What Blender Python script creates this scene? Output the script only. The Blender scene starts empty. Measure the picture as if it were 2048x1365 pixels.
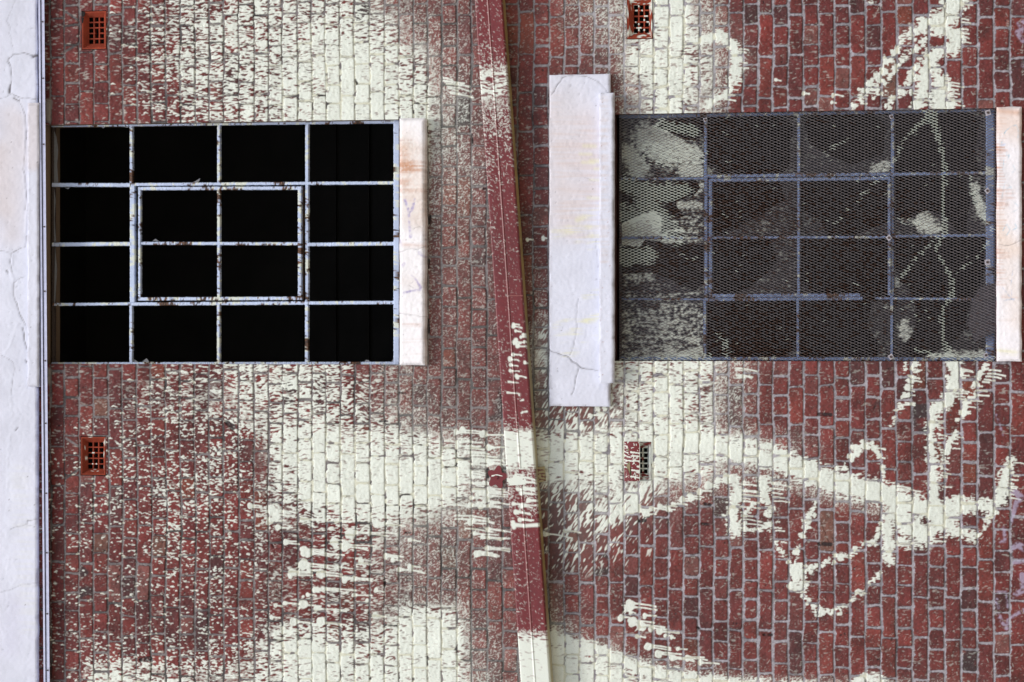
import bpy, math, random
import numpy as np
from mathutils import Vector

# ------------------------------------------------------------------ camera, sky, sun, exposure
SC = bpy.context.scene
COL = SC.collection
PX_W, PX_H, FOC = 2048.0, 1365.0, 5700.0          # photograph size and focal length in photo pixels
TH = math.radians(11.5)                           # the camera looks up at the wall by this much
DIST, EYE = 16.6, 1.6                             # metres in front of the wall, eye height
ST, CT = math.sin(TH), math.cos(TH)
cam_d = bpy.data.cameras.new('camera'); cam = bpy.data.objects.new('camera', cam_d); COL.objects.link(cam)
cam_d.sensor_fit = 'HORIZONTAL'; cam_d.sensor_width = 36.0; cam_d.lens = 36.0*FOC/PX_W
cam_d.clip_end = 500.0
# camera held on its side: image right = down the wall, image up = +X
from mathutils import Matrix
_r, _u, _f = Vector((0, ST, -CT)), Vector((1, 0, 0)), Vector((0, CT, ST))
m = Matrix.Identity(4)
for i in range(3):
    m[i][0] = _r[i]; m[i][1] = _u[i]; m[i][2] = -_f[i]
m[0][3], m[1][3], m[2][3] = 0.0, -DIST, EYE
cam.matrix_world = m
SC.camera = cam

SUN_EL, SUN_AZ = math.radians(58), math.radians(8)
w = bpy.data.worlds.new('World'); SC.world = w; w.use_nodes = True
nt = w.node_tree
sky = nt.nodes.new('ShaderNodeTexSky'); sky.sky_type = 'NISHITA'; sky.sun_disc = False
sky.sun_elevation = SUN_EL; sky.sun_rotation = math.pi + SUN_AZ
sky.air_density = 1.0; sky.dust_density = 3.0; sky.ozone_density = 1.0
bg = nt.nodes['Background']; bg.inputs[1].default_value = 0.125
nt.links.new(sky.outputs[0], bg.inputs[0])
sun_d = bpy.data.lights.new('sun', 'SUN'); sun_d.energy = 1.7; sun_d.angle = math.radians(18); sun_d.color = (1.0, 0.965, 0.93)
sun = bpy.data.objects.new('sun', sun_d); COL.objects.link(sun)
sd = Vector((math.sin(SUN_AZ)*math.cos(SUN_EL), -math.cos(SUN_AZ)*math.cos(SUN_EL), math.sin(SUN_EL)))
sun.rotation_euler = sd.to_track_quat('Z', 'Y').to_euler(); sun.location = (0, -20, 30)
SC.view_settings.view_transform = 'Standard'; SC.view_settings.look = 'None'
SC.view_settings.exposure = 0.33; SC.view_settings.gamma = 1.0

# ------------------------------------------------------------------ measuring helpers
random.seed(7); RNG = np.random.default_rng(11)

def at(u, v, y=0.0):
    """point of the photograph (u, v) on the vertical plane y (wall face is y = 0, minus is towards the street)"""
    a, b = (u-PX_W/2)/FOC, (PX_H/2-v)/FOC
    dx, dy, dz = b, a*ST+CT, -a*CT+ST
    k = (y+DIST)/dy
    return (dx*k, y, EYE+dz*k)

def pix(X, Z, Y=0.0):
    """where a wall point was measured in the photograph (numpy)"""
    py, pz = Y+DIST, Z-EYE
    dep = py*CT+pz*ST
    return PX_W/2+FOC*(py*ST-pz*CT)/dep, PX_H/2-FOC*X/dep

def lin(r, g, b):
    f = lambda c: (c/255/12.92) if c/255 <= 0.04045 else ((c/255+0.055)/1.055)**2.4
    return np.array([f(r), f(g), f(b)], dtype=np.float32)

def sstep(a, b, x):
    t = np.clip((x-a)/(b-a), 0, 1); return t*t*(3-2*t)

# ------------------------------------------------------------------ paint and wear maps (measured off the photograph, 1 unit = 1 photo pixel)
PAD = 200
RW, RH = int(PX_W)+2*PAD, int(PX_H)+2*PAD
_fu = np.fft.rfftfreq(RW)[None, :]; _fv = np.fft.fftfreq(RH)[:, None]

def gnoise(su, sv, ang=0.0):
    n = np.fft.rfft2(RNG.standard_normal((RH, RW)).astype(np.float32))
    c, s = math.cos(ang), math.sin(ang)
    a, b = c*_fu+s*_fv, -s*_fu+c*_fv
    n *= np.exp(-2*math.pi**2*((su*a)**2+(sv*b)**2))
    r = np.fft.irfft2(n, s=(RH, RW)).astype(np.float32)
    return r/r.std()

def uni(n): return 1/(1+np.exp(-1.702*n))

def samp(arr, u, v):
    x = np.clip(np.asarray(u, np.float32)+PAD, 0, RW-1.01); y = np.clip(np.asarray(v, np.float32)+PAD, 0, RH-1.01)
    i, j = x.astype(np.int32), y.astype(np.int32); fx, fy = x-i, y-j
    return (arr[j, i]*(1-fx)+arr[j, i+1]*fx)*(1-fy)+(arr[j+1, i]*(1-fx)+arr[j+1, i+1]*fx)*fy

def blank(): return np.zeros((RH, RW), np.float32)

def seg_dist(pts, wid, pad):
    """local window and the field (distance to polyline - width there)"""
    us = [p[0] for p in pts]; vs = [p[1] for p in pts]; k = max(wid)+pad+2
    i0, i1 = max(0, int(min(us)-k)+PAD), min(RW, int(max(us)+k)+PAD+1)
    j0, j1 = max(0, int(min(vs)-k)+PAD), min(RH, int(max(vs)+k)+PAD+1)
    if i1 <= i0 or j1 <= j0: return None
    uu = (np.arange(i0, i1)-PAD)[None, :].astype(np.float32); vv = (np.arange(j0, j1)-PAD)[:, None].astype(np.float32)
    best = np.full((j1-j0, i1-i0), 1e6, np.float32)
    for n in range(max(1, len(pts)-1)):
        a = pts[n]; b = pts[min(n+1, len(pts)-1)]; wa = wid[n]; wb = wid[min(n+1, len(pts)-1)]
        dx, dy = b[0]-a[0], b[1]-a[1]; L = dx*dx+dy*dy+1e-9
        t = np.clip(((uu-a[0])*dx+(vv-a[1])*dy)/L, 0, 1)
        d = np.sqrt((uu-a[0]-t*dx)**2+(vv-a[1]-t*dy)**2)-(wa+(wb-wa)*t)
        best = np.minimum(best, d)
    return (slice(j0, j1), slice(i0, i1)), best

def stroke(D, pts, wid, soft=6.0, amp=1.0):
    if not isinstance(wid, (list, tuple)): wid = [wid]*len(pts)
    r = seg_dist(pts, wid, soft)
    if r is None: return
    sl, d = r
    D[sl] = np.maximum(D[sl], amp*(1-sstep(-soft, soft, d)))

def drip(D, u, v, ln, w=1.3, bend=0.1, head=0.0):
    w *= 1.12
    n = 5; pts = []; wd = []
    for i in range(n):
        t = i/(n-1)
        pts.append((u+ln*t, v+bend*ln*t*t+random.uniform(-.6, .6))); wd.append(w*(1-0.35*t)+head*max(0, 1-t*4))
    wd[-1] = w*1.05
    stroke(D, pts, wd, 0.8)

def splat(D, u, v, r, tails=1, ln=40, spikes=0):
    for _ in range(4):
        stroke(D, [(u+random.uniform(-.5, .5)*r, v+random.uniform(-.5, .5)*r)], [r*random.uniform(.55, .85)], 1.0)
    for _ in range(tails):
        drip(D, u, v+random.uniform(-.6, .6)*r, ln*random.uniform(.6, 1.2), random.uniform(1.1, 1.7), random.uniform(0.02, .16), r*.6)
    for _ in range(spikes):
        a = random.uniform(2.0, 4.3); q = r*random.uniform(1.4, 2.6)
        stroke(D, [(u, v), (u+math.cos(a)*q, v+math.sin(a)*q*.8)], [r*.3, .5], .8)

def grid_map(us, vs, rows):
    """coarse coverage readings (percent) blended smoothly"""
    A = np.array(rows, np.float32)/100.0
    uu = np.clip(np.interp(np.arange(RW)-PAD, us, np.arange(len(us))), 0, len(us)-1.001)
    vv = np.clip(np.interp(np.arange(RH)-PAD, vs, np.arange(len(vs))), 0, len(vs)-1.001)
    i, j = uu.astype(int), vv.astype(int); fx = (uu-i)[None, :]; fy = (vv-j)[:, None]
    fx = fx*fx*(3-2*fx); fy = fy*fy*(3-2*fy)
    return ((A[np.ix_(j, i)]*(1-fx)+A[np.ix_(j, i+1)]*fx)*(1-fy)+(A[np.ix_(j+1, i)]*(1-fx)+A[np.ix_(j+1, i+1)]*fx)*fy).astype(np.float32)

UU = (np.arange(RW)-PAD)[None, :].astype(np.float32); VV = (np.arange(RH)-PAD)[:, None].astype(np.float32)

# noises
WARP = gnoise(11, 11)
_str = .85*gnoise(2.3, .56)+.55*gnoise(3.8, .85)
N_STREAK = uni(samp(_str, UU+0*VV, VV+1.7*WARP)*.98+.14*gnoise(24, 12))
N_DOT = uni(samp(gnoise(1.9, .8, .12), UU+0*VV, VV+1.5*WARP)*.95+.3*gnoise(14, 14))
_m = [gnoise(1.7, .5, a) for a in (0.5, 1.5, 2.5, 3.05)]
N_MIST = np.ones((RH, RW), np.float32)
for q in _m: N_MIST = np.minimum(N_MIST, 1-uni(q))
N_MIST = 1-(1-N_MIST)**4
N_BIG = gnoise(60, 45); N_MID = gnoise(9, 9); N_FINE = gnoise(1.6, 1.6); N_GRAIN = gnoise(.7, .7)
N_LONG = gnoise(26, 1.3)

# --- thrown cream paint: coverage read on a coarse lattice
GU = [64, 128, 192, 256, 320, 384, 448, 512, 576, 640, 704, 768, 832, 896, 960, 1024, 1088, 1152, 1216, 1280, 1344, 1408, 1472, 1536, 1700, 1900, 2048]
GV = [0, 60, 120, 180, 240, 360, 480, 600, 720, 780, 840, 890, 940, 990, 1030, 1070, 1130, 1190, 1225, 1265, 1305, 1340, 1380]
GR = [
 [0, 0, 1, 6, 17, 55, 65, 68, 70, 74, 67, 45, 27, 24, 22, 8, 5, 26, 45, 55, 95, 40, 5, 3, 3, 4, 3],
 [0, 0, 1, 6, 19, 58, 70, 75, 82, 90, 86, 72, 42, 27, 22, 8, 5, 16, 42, 60, 95, 55, 10, 3, 3, 4, 3],
 [0, 0, 1, 7, 20, 60, 72, 80, 87, 96, 95, 88, 72, 34, 24, 8, 4, 9, 22, 86, 93, 72, 22, 4, 4, 4, 3],
 [0, 0, 1, 6, 24, 62, 70, 78, 87, 96, 96, 93, 83, 48, 26, 8, 4, 6, 14, 60, 93, 66, 8, 3, 4, 5, 3],
 [0, 0, 1, 5, 22, 58, 64, 72, 84, 94, 96, 93, 86, 50, 28, 8, 5, 6, 16, 55, 93, 60, 5, 3, 4, 5, 3],
 [0, 0, 0, 0, 0, 0, 0, 0, 0, 0, 0, 0, 45, 38, 32, 8, 6, 6, 6, 6, 6, 6, 6, 6, 6, 6, 3],
 [0, 0, 0, 0, 0, 0, 0, 0, 0, 0, 0, 0, 30, 28, 30, 8, 8, 6, 6, 6, 6, 6, 6, 6, 6, 6, 3],
 [0, 0, 0, 2, 10, 20, 40, 60, 70, 60, 40, 30, 28, 26, 26, 10, 22, 6, 6, 6, 6, 6, 6, 6, 6, 6, 3],
 [0, 0, 1, 3, 11, 28, 50, 74, 80, 64, 46, 36, 28, 24, 22, 20, 62, 6, 72, 76, 84, 80, 42, 10, 7, 7, 3],
 [0, 0, 2, 6, 15, 30, 50, 72, 78, 75, 58, 40, 30, 24, 20, 20, 58, 10, 58, 78, 88, 74, 26, 8, 7, 7, 3],
 [1, 3, 5, 11, 20, 28, 42, 60, 76, 84, 74, 62, 46, 28, 16, 30, 40, 28, 56, 72, 84, 68, 22, 8, 7, 7, 4],
 [2, 4, 6, 14, 23, 28, 36, 48, 78, 90, 92, 88, 82, 70, 42, 60, 92, 94, 94, 92, 95, 96, 78, 26, 8, 7, 4],
 [2, 5, 7, 17, 25, 27, 32, 42, 78, 96, 98, 98, 96, 90, 58, 66, 88, 84, 92, 80, 92, 80, 40, 22, 8, 8, 4],
 [2, 6, 9, 19, 24, 27, 28, 36, 66, 92, 97, 97, 95, 86, 48, 26, 42, 48, 68, 52, 36, 24, 16, 12, 9, 8, 4],
 [3, 7, 10, 18, 20, 23, 24, 28, 46, 66, 72, 76, 68, 55, 28, 22, 28, 40, 52, 20, 12, 10, 10, 10, 9, 8, 4],
 [3, 7, 10, 15, 17, 19, 20, 22, 24, 26, 38, 48, 46, 38, 26, 20, 18, 34, 18, 9, 8, 8, 9, 9, 8, 7, 4],
 [3, 6, 9, 12, 14, 16, 17, 18, 18, 20, 26, 36, 36, 32, 26, 16, 14, 16, 10, 7, 7, 7, 8, 8, 8, 7, 4],
 [3, 5, 8, 10, 12, 14, 14, 16, 17, 18, 24, 36, 40, 34, 24, 14, 18, 10, 7, 6, 6, 6, 7, 8, 8, 6, 4],
 [3, 5, 7, 9, 11, 13, 14, 17, 20, 20, 24, 48, 92, 78, 26, 14, 34, 10, 7, 6, 6, 6, 7, 8, 8, 6, 4],
 [3, 5, 7, 9, 11, 13, 20, 34, 66, 60, 46, 80, 98, 96, 34, 16, 82, 26, 8, 6, 6, 6, 7, 7, 7, 6, 4],
 [3, 5, 9, 10, 12, 15, 32, 52, 84, 95, 84, 82, 95, 95, 40, 20, 96, 90, 40, 12, 8, 7, 7, 7, 7, 6, 4],
 [4, 10, 62, 68, 48, 44, 46, 58, 76, 88, 74, 82, 96, 93, 44, 24, 97, 97, 95, 80, 40, 20, 12, 9, 8, 7, 5],
 [6, 20, 92, 92, 72, 60, 56, 66, 80, 90, 80, 88, 97, 94, 50, 30, 97, 97, 97, 97, 95, 92, 80, 60, 40, 20, 10]]
COVER = grid_map(GU, GV, GR)*(1+.03*N_BIG+.03*gnoise(26, 26))
COVER *= 1-.42*sstep(1180, 1300, UU)*(1-sstep(.08, .16, COVER))
COVER *= 1-.34*sstep(800, 900, VV)*(1-sstep(470, 570, UU))*(1-sstep(1250, 1320, VV))
_c = np.clip(COVER, 0, 1); COVER += (.025*sstep(.55, .75, _c)-.07*sstep(.12, .25, _c)*(1-sstep(.4, .55, _c)))*(1-sstep(1040, 1090, UU))
COVER -= .04*sstep(280, 340, UU)*(1-sstep(430, 520, UU))*(1-sstep(240, 300, VV))*sstep(.2, .4, _c)
COVER *= 1-.24*sstep(470, 540, UU)*(1-sstep(730, 800, UU))*sstep(700, 730, VV)*(1-sstep(820, 880, VV))
COVER *= 1-.10*(1-sstep(600, 700, UU))*(1-sstep(240, 300, VV))
HALO = blank(); stroke(HALO, [(1400, 935), (1480, 945), (1560, 965), (1640, 990), (1720, 1010), (1790, 1030)], [10, 14, 14, 12, 12, 12], 26, .5); stroke(HALO, [(1120, 960), (1200, 985)], 22, 30, .4)
COVER = np.maximum(COVER, HALO)
MISTW = sstep(690, 870, UU)*(1-sstep(.45, .8, COVER))      # fine spray near and below the pipe
N_DIAG = uni(gnoise(4.2, 1.1, -1.0)*.95+.3*gnoise(12, 12))
DIAGW = sstep(1062, 1085, UU)*(1-sstep(1290, 1370, UU))*sstep(630, 660, VV)*(1-sstep(1110, 1180, VV))
MISTW = np.maximum(MISTW, sstep(1040, 1100, UU)*(1-sstep(.2, .5, COVER)))
DOTW = sstep(740, 860, VV)*(1-sstep(480, 640, UU))*(1-sstep(.34, .6, COVER))

# --- brushed strokes on the right half, and ragged drips
S = blank()
ST_R = [
 ([(1388, 84), (1436, 74), (1470, 96), (1474, 140), (1455, 185), (1415, 212)], [10, 14, 13, 11, 10, 8], 7),
 ([(1925, -20), (1893, 34), (1852, 52), (1806, 77)], [26, 24, 17, 7], 8),
 ([(1880, 58), (1918, 70), (1908, 95), (1872, 108), (1862, 130)], [16, 14, 15, 13, 7], 7),
 ([(1802, 84), (1788, 104), (1765, 138), (1742, 165), (1706, 216)], [5, 7, 8, 9, 7], 6),
 ([(1855, 72), (1829, 100), (1797, 126), (1784, 150), (1770, 172)], [7, 6, 6, 5, 5], 6),
 ([(1861, 105), (1829, 138), (1812, 170), (1774, 215)], [9, 9, 8, 7], 7),
 ([(1861, 110), (1850, 160), (1834, 214)], [12, 15, 12], 8),
 ([(1864, 128), (1880, 165), (1886, 216)], [6, 17, 24], 6),
 ([(1725, -8), (1742, 2)], [6, 7], 4),
 ([(1745, 195), (1757, 185), (1775, 190)], [4, 6, 4], 5), ([(1800, 192), (1815, 180), (1830, 182)], [6, 8, 6], 7),
 ([(1834, 722), (1818, 765), (1803, 805), (1780, 856)], [5, 8, 8, 3], 5),
 ([(1812, 728), (1809, 745)], [4, 4], 4),
 ([(1910, 716), (1908, 770), (1897, 800), (1866, 824), (1862, 870), (1866, 940), (1870, 1010)], [14, 15, 15, 12, 10, 11, 14], 6),
 ([(1974, 724), (1950, 770), (1930, 815), (1918, 842)], [6, 8, 7, 6], 4),
 ([(1912, 865), (1893, 900), (1884, 930), (1880, 950)], [7, 6, 4, 4], 4),
 ([(2022, 920), (2010, 955), (1998, 1000)], [7, 14, 15], 6), ([(1995, 1005), (1975, 1045), (1955, 1075)], [10, 8, 6], 6),
 ([(1380, 890), (1440, 895), (1500, 912), (1560, 920), (1640, 955), (1700, 972), (1760, 985)], [34, 24, 20, 24, 26, 26, 24], 12),
 ([(1480, 880), (1540, 895), (1590, 925), (1640, 952)], [8, 12, 14, 14], 8),
 ([(1760, 985), (1810, 1005), (1870, 1025), (1930, 1012), (1990, 1014)], [26, 22, 24, 18, 9], 8),
 ([(1780, 1000), (1815, 1050), (1850, 1070)], [18, 26, 22], 12), ([(1870, 1030), (1910, 1060), (1950, 1075)], [18, 14, 9], 12),
 ([(1860, 1060), (1912, 1020)], [18, 16], 12),
 ([(1790, 1010), (1772, 1045), (1780, 1092), (1778, 1124)], [12, 10, 16, 8], 7), ([(1800, 1085), (1840, 1090)], [14, 8], 10),
 ([(1300, 955), (1265, 1000), (1220, 1042), (1175, 1080)], [14, 20, 15, 5], 24),
 ([(1466, 958), (1476, 985), (1462, 1030), (1472, 1062)], [12, 13, 13, 14], 7), ([(1480, 1055), (1520, 1058), (1540, 1050)], [9, 4, 6], 7),
 ([(1526, 962), (1530, 995)], [14, 12], 6), ([(1536, 1010), (1538, 1060)], [8, 9], 8), ([(1490, 1030), (1515, 1000)], [6, 6], 7),
 ([(1545, 1080), (1558, 1105), (1580, 1125), (1592, 1140), (1598, 1170), (1605, 1190)], [5, 6, 5, 11, 13, 6], 5),
 ([(1606, 1192), (1622, 1210), (1634, 1228), (1652, 1222), (1662, 1228)], [5, 7, 8, 6, 5], 4),
 ([(1668, 1222), (1684, 1218), (1700, 1206), (1714, 1188), (1732, 1178), (1745, 1160), (1762, 1146)], [5, 7, 4, 6, 5, 6, 5], 4),
 ([(1632, 1000), (1622, 1030), (1611, 1055), (1598, 1088), (1590, 1125)], [5, 6, 7, 6, 7], 4),
 ([(1592, 1146), (1622, 1137), (1655, 1125), (1675, 1112), (1702, 1108), (1720, 1092), (1745, 1084), (1768, 1050), (1776, 1020)], [7, 6, 6, 7, 4, 7, 6, 7, 7], 4),
 ([(1700, 925), (1712, 898), (1728, 887), (1748, 895), (1760, 918), (1768, 945), (1770, 965)], [6, 10, 8, 7, 6, 5, 5], 4),
 ([(1670, 940), (1690, 930)], [7, 7], 5),
 ([(1080, 1255), (1110, 1276), (1180, 1300), (1250, 1328), (1330, 1350), (1450, 1368), (1620, 1378)], [10, 14, 16, 16, 16, 16, 12], 10),
 ([(1705, 1372), (1730, 1352), (1760, 1362), (1785, 1380)], [9, 11, 11, 9], 8),
]
for pts, wd, soft in ST_R:
    wm = sum(wd)/len(wd)
    if wm < 9.5:                                        # thin lines are chains of separate dabs
        n = int(sum(math.hypot(b[0]-a[0], b[1]-a[1]) for a, b in zip(pts[:-1], pts[1:]))/(wm*.62))
        for k in range(max(3, n)):
            t = random.random()*(len(pts)-1); i = min(int(t), len(pts)-2); f = t-i; a, b = pts[i], pts[i+1]; r = (wd[i]*(1-f)+wd[i+1]*f)
            u0, v0 = a[0]+(b[0]-a[0])*f+random.gauss(0, r*.45), a[1]+(b[1]-a[1])*f+random.gauss(0, r*.45); q = r*random.uniform(.3, .95)
            stroke(S, [(u0, v0), (u0+random.uniform(-.3, 1.0)*r, v0+random.uniform(-.5, .5)*r)], [q, q*.6], 3.0)
        stroke(S, pts, [q*.5 for q in wd], 5, .5); continue
    stroke(S, pts, [q*(.92 if wm > 12 else .86) for q in wd], max(soft, min(wm*.8, 13)))
PAINT_S = S*(1+.0)
H = blank()
def drips_along(D, pts, n, l0, l1, off=0, w=1.25, bend=.08):
    seg = list(zip(pts[:-1], pts[1:]))
    for k in range(n):
        t = (k+random.uniform(.1, .9))/n*len(seg); a, b = seg[min(int(t), len(seg)-1)]; f = t-int(t)
        if random.random() < .18: continue
        drip(D, a[0]+(b[0]-a[0])*f+off+random.uniform(-4, 3), a[1]+(b[1]-a[1])*f+random.uniform(-1.5, 1.5), random.uniform(l0*.5, l1)*random.uniform(.6, 1.15), w*random.uniform(.8, 1.25), bend+random.uniform(-.04, .08))
drips_along(H, [(1888, 150), (1905, 213)], 15, 14, 36); drips_along(H, [(1926, 8), (1926, 88)], 10, 8, 36)
drips_along(H, [(1745, 165), (1715, 210)], 9, 8, 22, 5); drips_along(H, [(1838, 165), (1845, 213)], 8, 10, 22, 5)
drips_along(H, [(1812, 90), (1790, 120)], 6, 6, 18, 6); drips_along(H, [(1470, 85), (1474, 150), (1440, 200)], 15, 8, 26, 6)
drips_along(H, [(1832, 740), (1800, 815)], 10, 8, 26, 4); drips_along(H, [(1920, 735), (1912, 800)], 12, 12, 32, 6)
drips_along(H, [(1972, 740), (1925, 830)], 15, 8, 36, 5); drips_along(H, [(1870, 825), (1880, 980)], 24, 6, 20, 6)
drips_along(H, [(1910, 870), (1884, 935)], 8, 5, 14, 5); drips_along(H, [(2022, 925), (2008, 1000)], 14, 8, 24, 8)
drips_along(H, [(1478, 960), (1478, 1065)], 15, 12, 50, 6); drips_along(H, [(1536, 962), (1540, 1005)], 8, 15, 36, 6)
drips_along(H, [(1775, 965), (1800, 990)], 6, 25, 48, 6); drips_along(H, [(1890, 990), (1950, 1010)], 7, 14, 34, 6)
drips_along(H, [(1720, 888), (1760, 925)], 4, 14, 52, 6); drips_along(H, [(1780, 1020), (1772, 1060)], 7, 8, 20, 8)
drips_along(H, [(1850, 1085), (1900, 1065)], 7, 8, 24, 6); drips_along(H, [(1545, 1040), (1560, 1100)], 6, 6, 20, 4)
drips_along(H, [(1110, 1270), (1180, 1292), (1240, 1318)], 11, 20, 62, 0, 1.4, .12); drips_along(H, [(1260, 1025), (1340, 1012)], 8, 10, 30, 4)
drips_along(H, [(1600, 1130), (1600, 1185)], 7, 6, 18, 6); drips_along(H, [(1640, 1132), (1720, 1098)], 7, 8, 20, 3)
drips_along(H, [(1470, 735), (1480, 760)], 5, 14, 60, 0); drips_along(H, [(880, 150), (905, 190)], 9, 30, 66, 0, 1.5, .17)
drips_along(H, [(915, 868), (955, 930)], 14, 30, 66, 0, 1.6, .06); drips_along(H, [(920, 930), (960, 985)], 12, 18, 46, 0, 1.5, .06)
drips_along(H, [(890, 1000), (930, 1060)], 5, 40, 110, 0, 1.5, .08)
for k in range(26): splat(H, random.uniform(905, 985), random.uniform(860, 1005), random.uniform(3.5, 6.5), 1, 44)
for k in range(12): splat(H, random.uniform(930, 985), random.uniform(1000, 1110), random.uniform(3, 6.5), 2, 40, 2)
for u, v, r, n, ln in [(500, 1012, 5, 2, 30), (545, 1022, 9, 2, 46), (552, 1033, 8, 3, 40), (541, 1042, 7, 2, 36), (556, 1054, 6, 2, 30), (605, 1040, 6, 2, 44), (572, 1084, 5, 2, 22),
    (672, 1042, 5, 2, 40), (752, 1046, 7, 3, 50), (690, 1094, 9, 3, 70), (668, 1084, 7, 2, 40), (608, 1102, 8, 3, 56), (618, 1108, 7, 2, 60), (606, 1129, 10, 3, 66), (584, 1145, 7, 2, 40),
    (580, 1152, 5, 1, 40), (642, 1147, 8, 3, 60), (618, 1140, 5, 2, 40), (673, 1135, 5, 1, 30), (690, 1160, 6, 2, 50), (636, 1180, 5, 1, 50), (645, 1179, 5, 1, 60), (616, 1191, 4, 1, 24),
    (607, 1194, 3, 0, 0), (608, 1210, 9, 2, 40), (552, 1211, 4, 1, 18), (570, 1206, 4, 1, 30), (632, 1218, 5, 1, 60), (672, 1222, 4, 1, 26), (544, 1235, 4, 1, 26), (587, 1245, 8, 2, 50), (642, 1244, 8, 2, 60),
    (620, 1254, 3, 0, 0), (567, 1260, 7, 2, 30), (690, 1268, 5, 1, 30), (749, 1230, 6, 1, 60), (772, 1113, 5, 2, 30), (786, 1121, 5, 1, 20), (798, 1140, 4, 2, 50), (820, 1134, 5, 1, 18), (752, 1180, 4, 1, 20),
    (708, 1190, 4, 1, 36), (735, 1202, 4, 0, 0), (722, 1123, 6, 2, 20), (700, 1068, 8, 2, 120), (820, 1080, 4, 1, 30), (708, 1158, 5, 2, 40), (630, 1180, 5, 1, 40), (1552, 160, 3, 1, 12), (1608, 187, 4, 1, 16), (1667, 192, 3.5, 1, 18), (1664, 205, 3, 1, 8),
    (1718, 179, 3.5, 1, 14), (1259, 1212, 10, 2, 52), (1243, 1236, 6, 1, 30), (1262, 1227, 4, 1, 10), (1290, 1233, 4.5, 1, 26), (1264, 1244, 8, 3, 40), (1282, 1252, 9, 2, 40), (1303, 1260, 5, 1, 30),
    (1318, 1264, 6, 1, 34), (1331, 1272, 4, 1, 10), (1344, 1274, 3.5, 1, 8), (1274, 1273, 4, 1, 14), (1296, 1293, 7, 2, 40), (1316, 1310, 7, 2, 50), (1345, 1314, 6, 2, 40), (1375, 1318, 6, 2, 40), (1400, 1326, 5, 1, 44), (1356, 1298, 4, 1, 16),
    (1246, 1024, 6, 1, 20), (1262, 1020, 7, 2, 26), (1278, 1016, 6, 1, 20), (1291, 1026, 8, 2, 20), (1302, 1017, 5, 1, 40), (1320, 1014, 5, 1, 20), (1336, 1018, 6, 1, 20), (1346, 1010, 4, 1, 24), (1365, 1000, 6, 2, 26), (1382, 994, 7, 2, 24), (1400, 984, 6, 1, 26), (1418, 970, 8, 2, 22), (1436, 962, 6, 2, 20), (1454, 957, 8, 2, 26), (1180, 832, 4, 1, 36), (1200, 829, 5, 1, 10), (1090, 1068, 5, 1, 50), (1130, 1062, 4, 1, 50), (1055, 480, 3, 1, 10), (1087, 478, 4, 1, 6)]:
    splat(H, u, v, r, n, ln, 3 if r > 8 else 0)
# commas of paint at the sparse left edge, above and below the first window
for k in range(260):
    u = 200+math.sqrt(random.random())*190; v = random.uniform(-60, 236)
    if random.random() < .35: v = random.uniform(740, 860)
    l = random.uniform(4, 13); stroke(H, [(u, v+1.1), (u+l*.35, v-.3), (u+l, v+1.1+l*.08)], [1.1, 1.35, .4], .7)
for k in range(900):
    u = random.uniform(96, 470); v = random.uniform(850, 1345)
    if random.random() > .25+.75*(u-96)/374: continue
    l = random.uniform(2, 8); a = random.uniform(-.7, .5)
    stroke(H, [(u, v), (u+l*.4, v-.5), (u+l*math.cos(a), v+l*math.sin(a)*.7+1)], [1.0, 1.2, .4], .7)
# long scratches of fine spray over the right half
for k in range(900):
    u = random.uniform(1100, 2080); v = random.uniform(-20, 215) if random.random() < .3 else random.uniform(730, 1380)
    a = random.choice((-.6, .9, 1.4, 2.2))+random.uniform(-.4, .4); l = random.uniform(2, 9)
    stroke(H, [(u, v), (u+l*math.cos(a), v+l*math.sin(a))], [.45, .35], .8, random.uniform(.2, .6))

LAV = blank()                                            # pale lilac graffiti at the foot of the wall
for pts, wd in [([(2030, 985), (2042, 995), (2034, 1004), (2026, 1030), (2022, 1045)], [6, 6, 5, 3, 3]), ([(2024, 1096), (2036, 1090), (2050, 1098)], [4, 6, 6]), ([(2028, 1125), (2050, 1122)], [3, 4]),
    ([(2044, 1150), (2046, 1180), (2030, 1190), (2026, 1194)], [4, 6, 4, 3]), ([(1993, 1200), (1997, 1216)], [3, 2]), ([(2012, 1186), (2016, 1214)], [2, 2]), ([(1994, 1184), (2012, 1184)], [1.5, 2]),
    ([(1998, 1232), (2005, 1246), (2013, 1256), (2016, 1241)], [4, 3, 4, 3]), ([(2022, 1236), (2034, 1228), (2050, 1221)], [3, 3, 4]), ([(2008, 1055), (2010, 1082), (2000, 1084)], [2.5, 3, 2]), ([(2006, 870), (1993, 830)], [1.5, 1.5]),
    ([(2048, 44), (2038, 48), (2044, 60), (2036, 66), (2046, 84)], [4, 4, 5, 6, 3]), ([(2048, 118), (2046, 132)], [2, 3])]:
    stroke(LAV, pts, wd, 2.5)

N_EDGE = uni(.75*_str+.55*N_FINE+.35*gnoise(6, 3))
def threshold(cov, noise, w): return np.clip((cov-noise)/w+.5, 0, 1)

def paint_mask(cover, mistw, dotw, hard, strokes):
    a = threshold(cover, N_STREAK, .27)
    d = threshold(cover, N_DOT, .10)
    b = threshold(cover*.82, N_MIST, .07+.55*cover)*(.42+.38*sstep(.08, .3, cover))
    b = b*(1-DIAGW)+threshold(cover*.9, N_DIAG, .12)*DIAGW
    o = a*(1-dotw)+d*dotw
    o = o*(1-mistw)+b*mistw
    s = threshold(strokes*1.06-.03, N_EDGE*(1-DIAGW)+N_DIAG*DIAGW, .24)
    return np.maximum(np.maximum(o, s), np.clip(hard*1.3, 0, 1))
PAINT = paint_mask(COVER, MISTW, DOTW, H, S)
CLOSED = np.maximum(sstep(.52, .88, COVER), sstep(.5, .95, S))     # where the coat is thick enough to fill the joints

# ------------------------------------------------------------------ materials
def new_mat(name):
    mt = bpy.data.materials.new(name); mt.use_nodes = True
    n = mt.node_tree; return mt, n, n.nodes['Principled BSDF']

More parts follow.
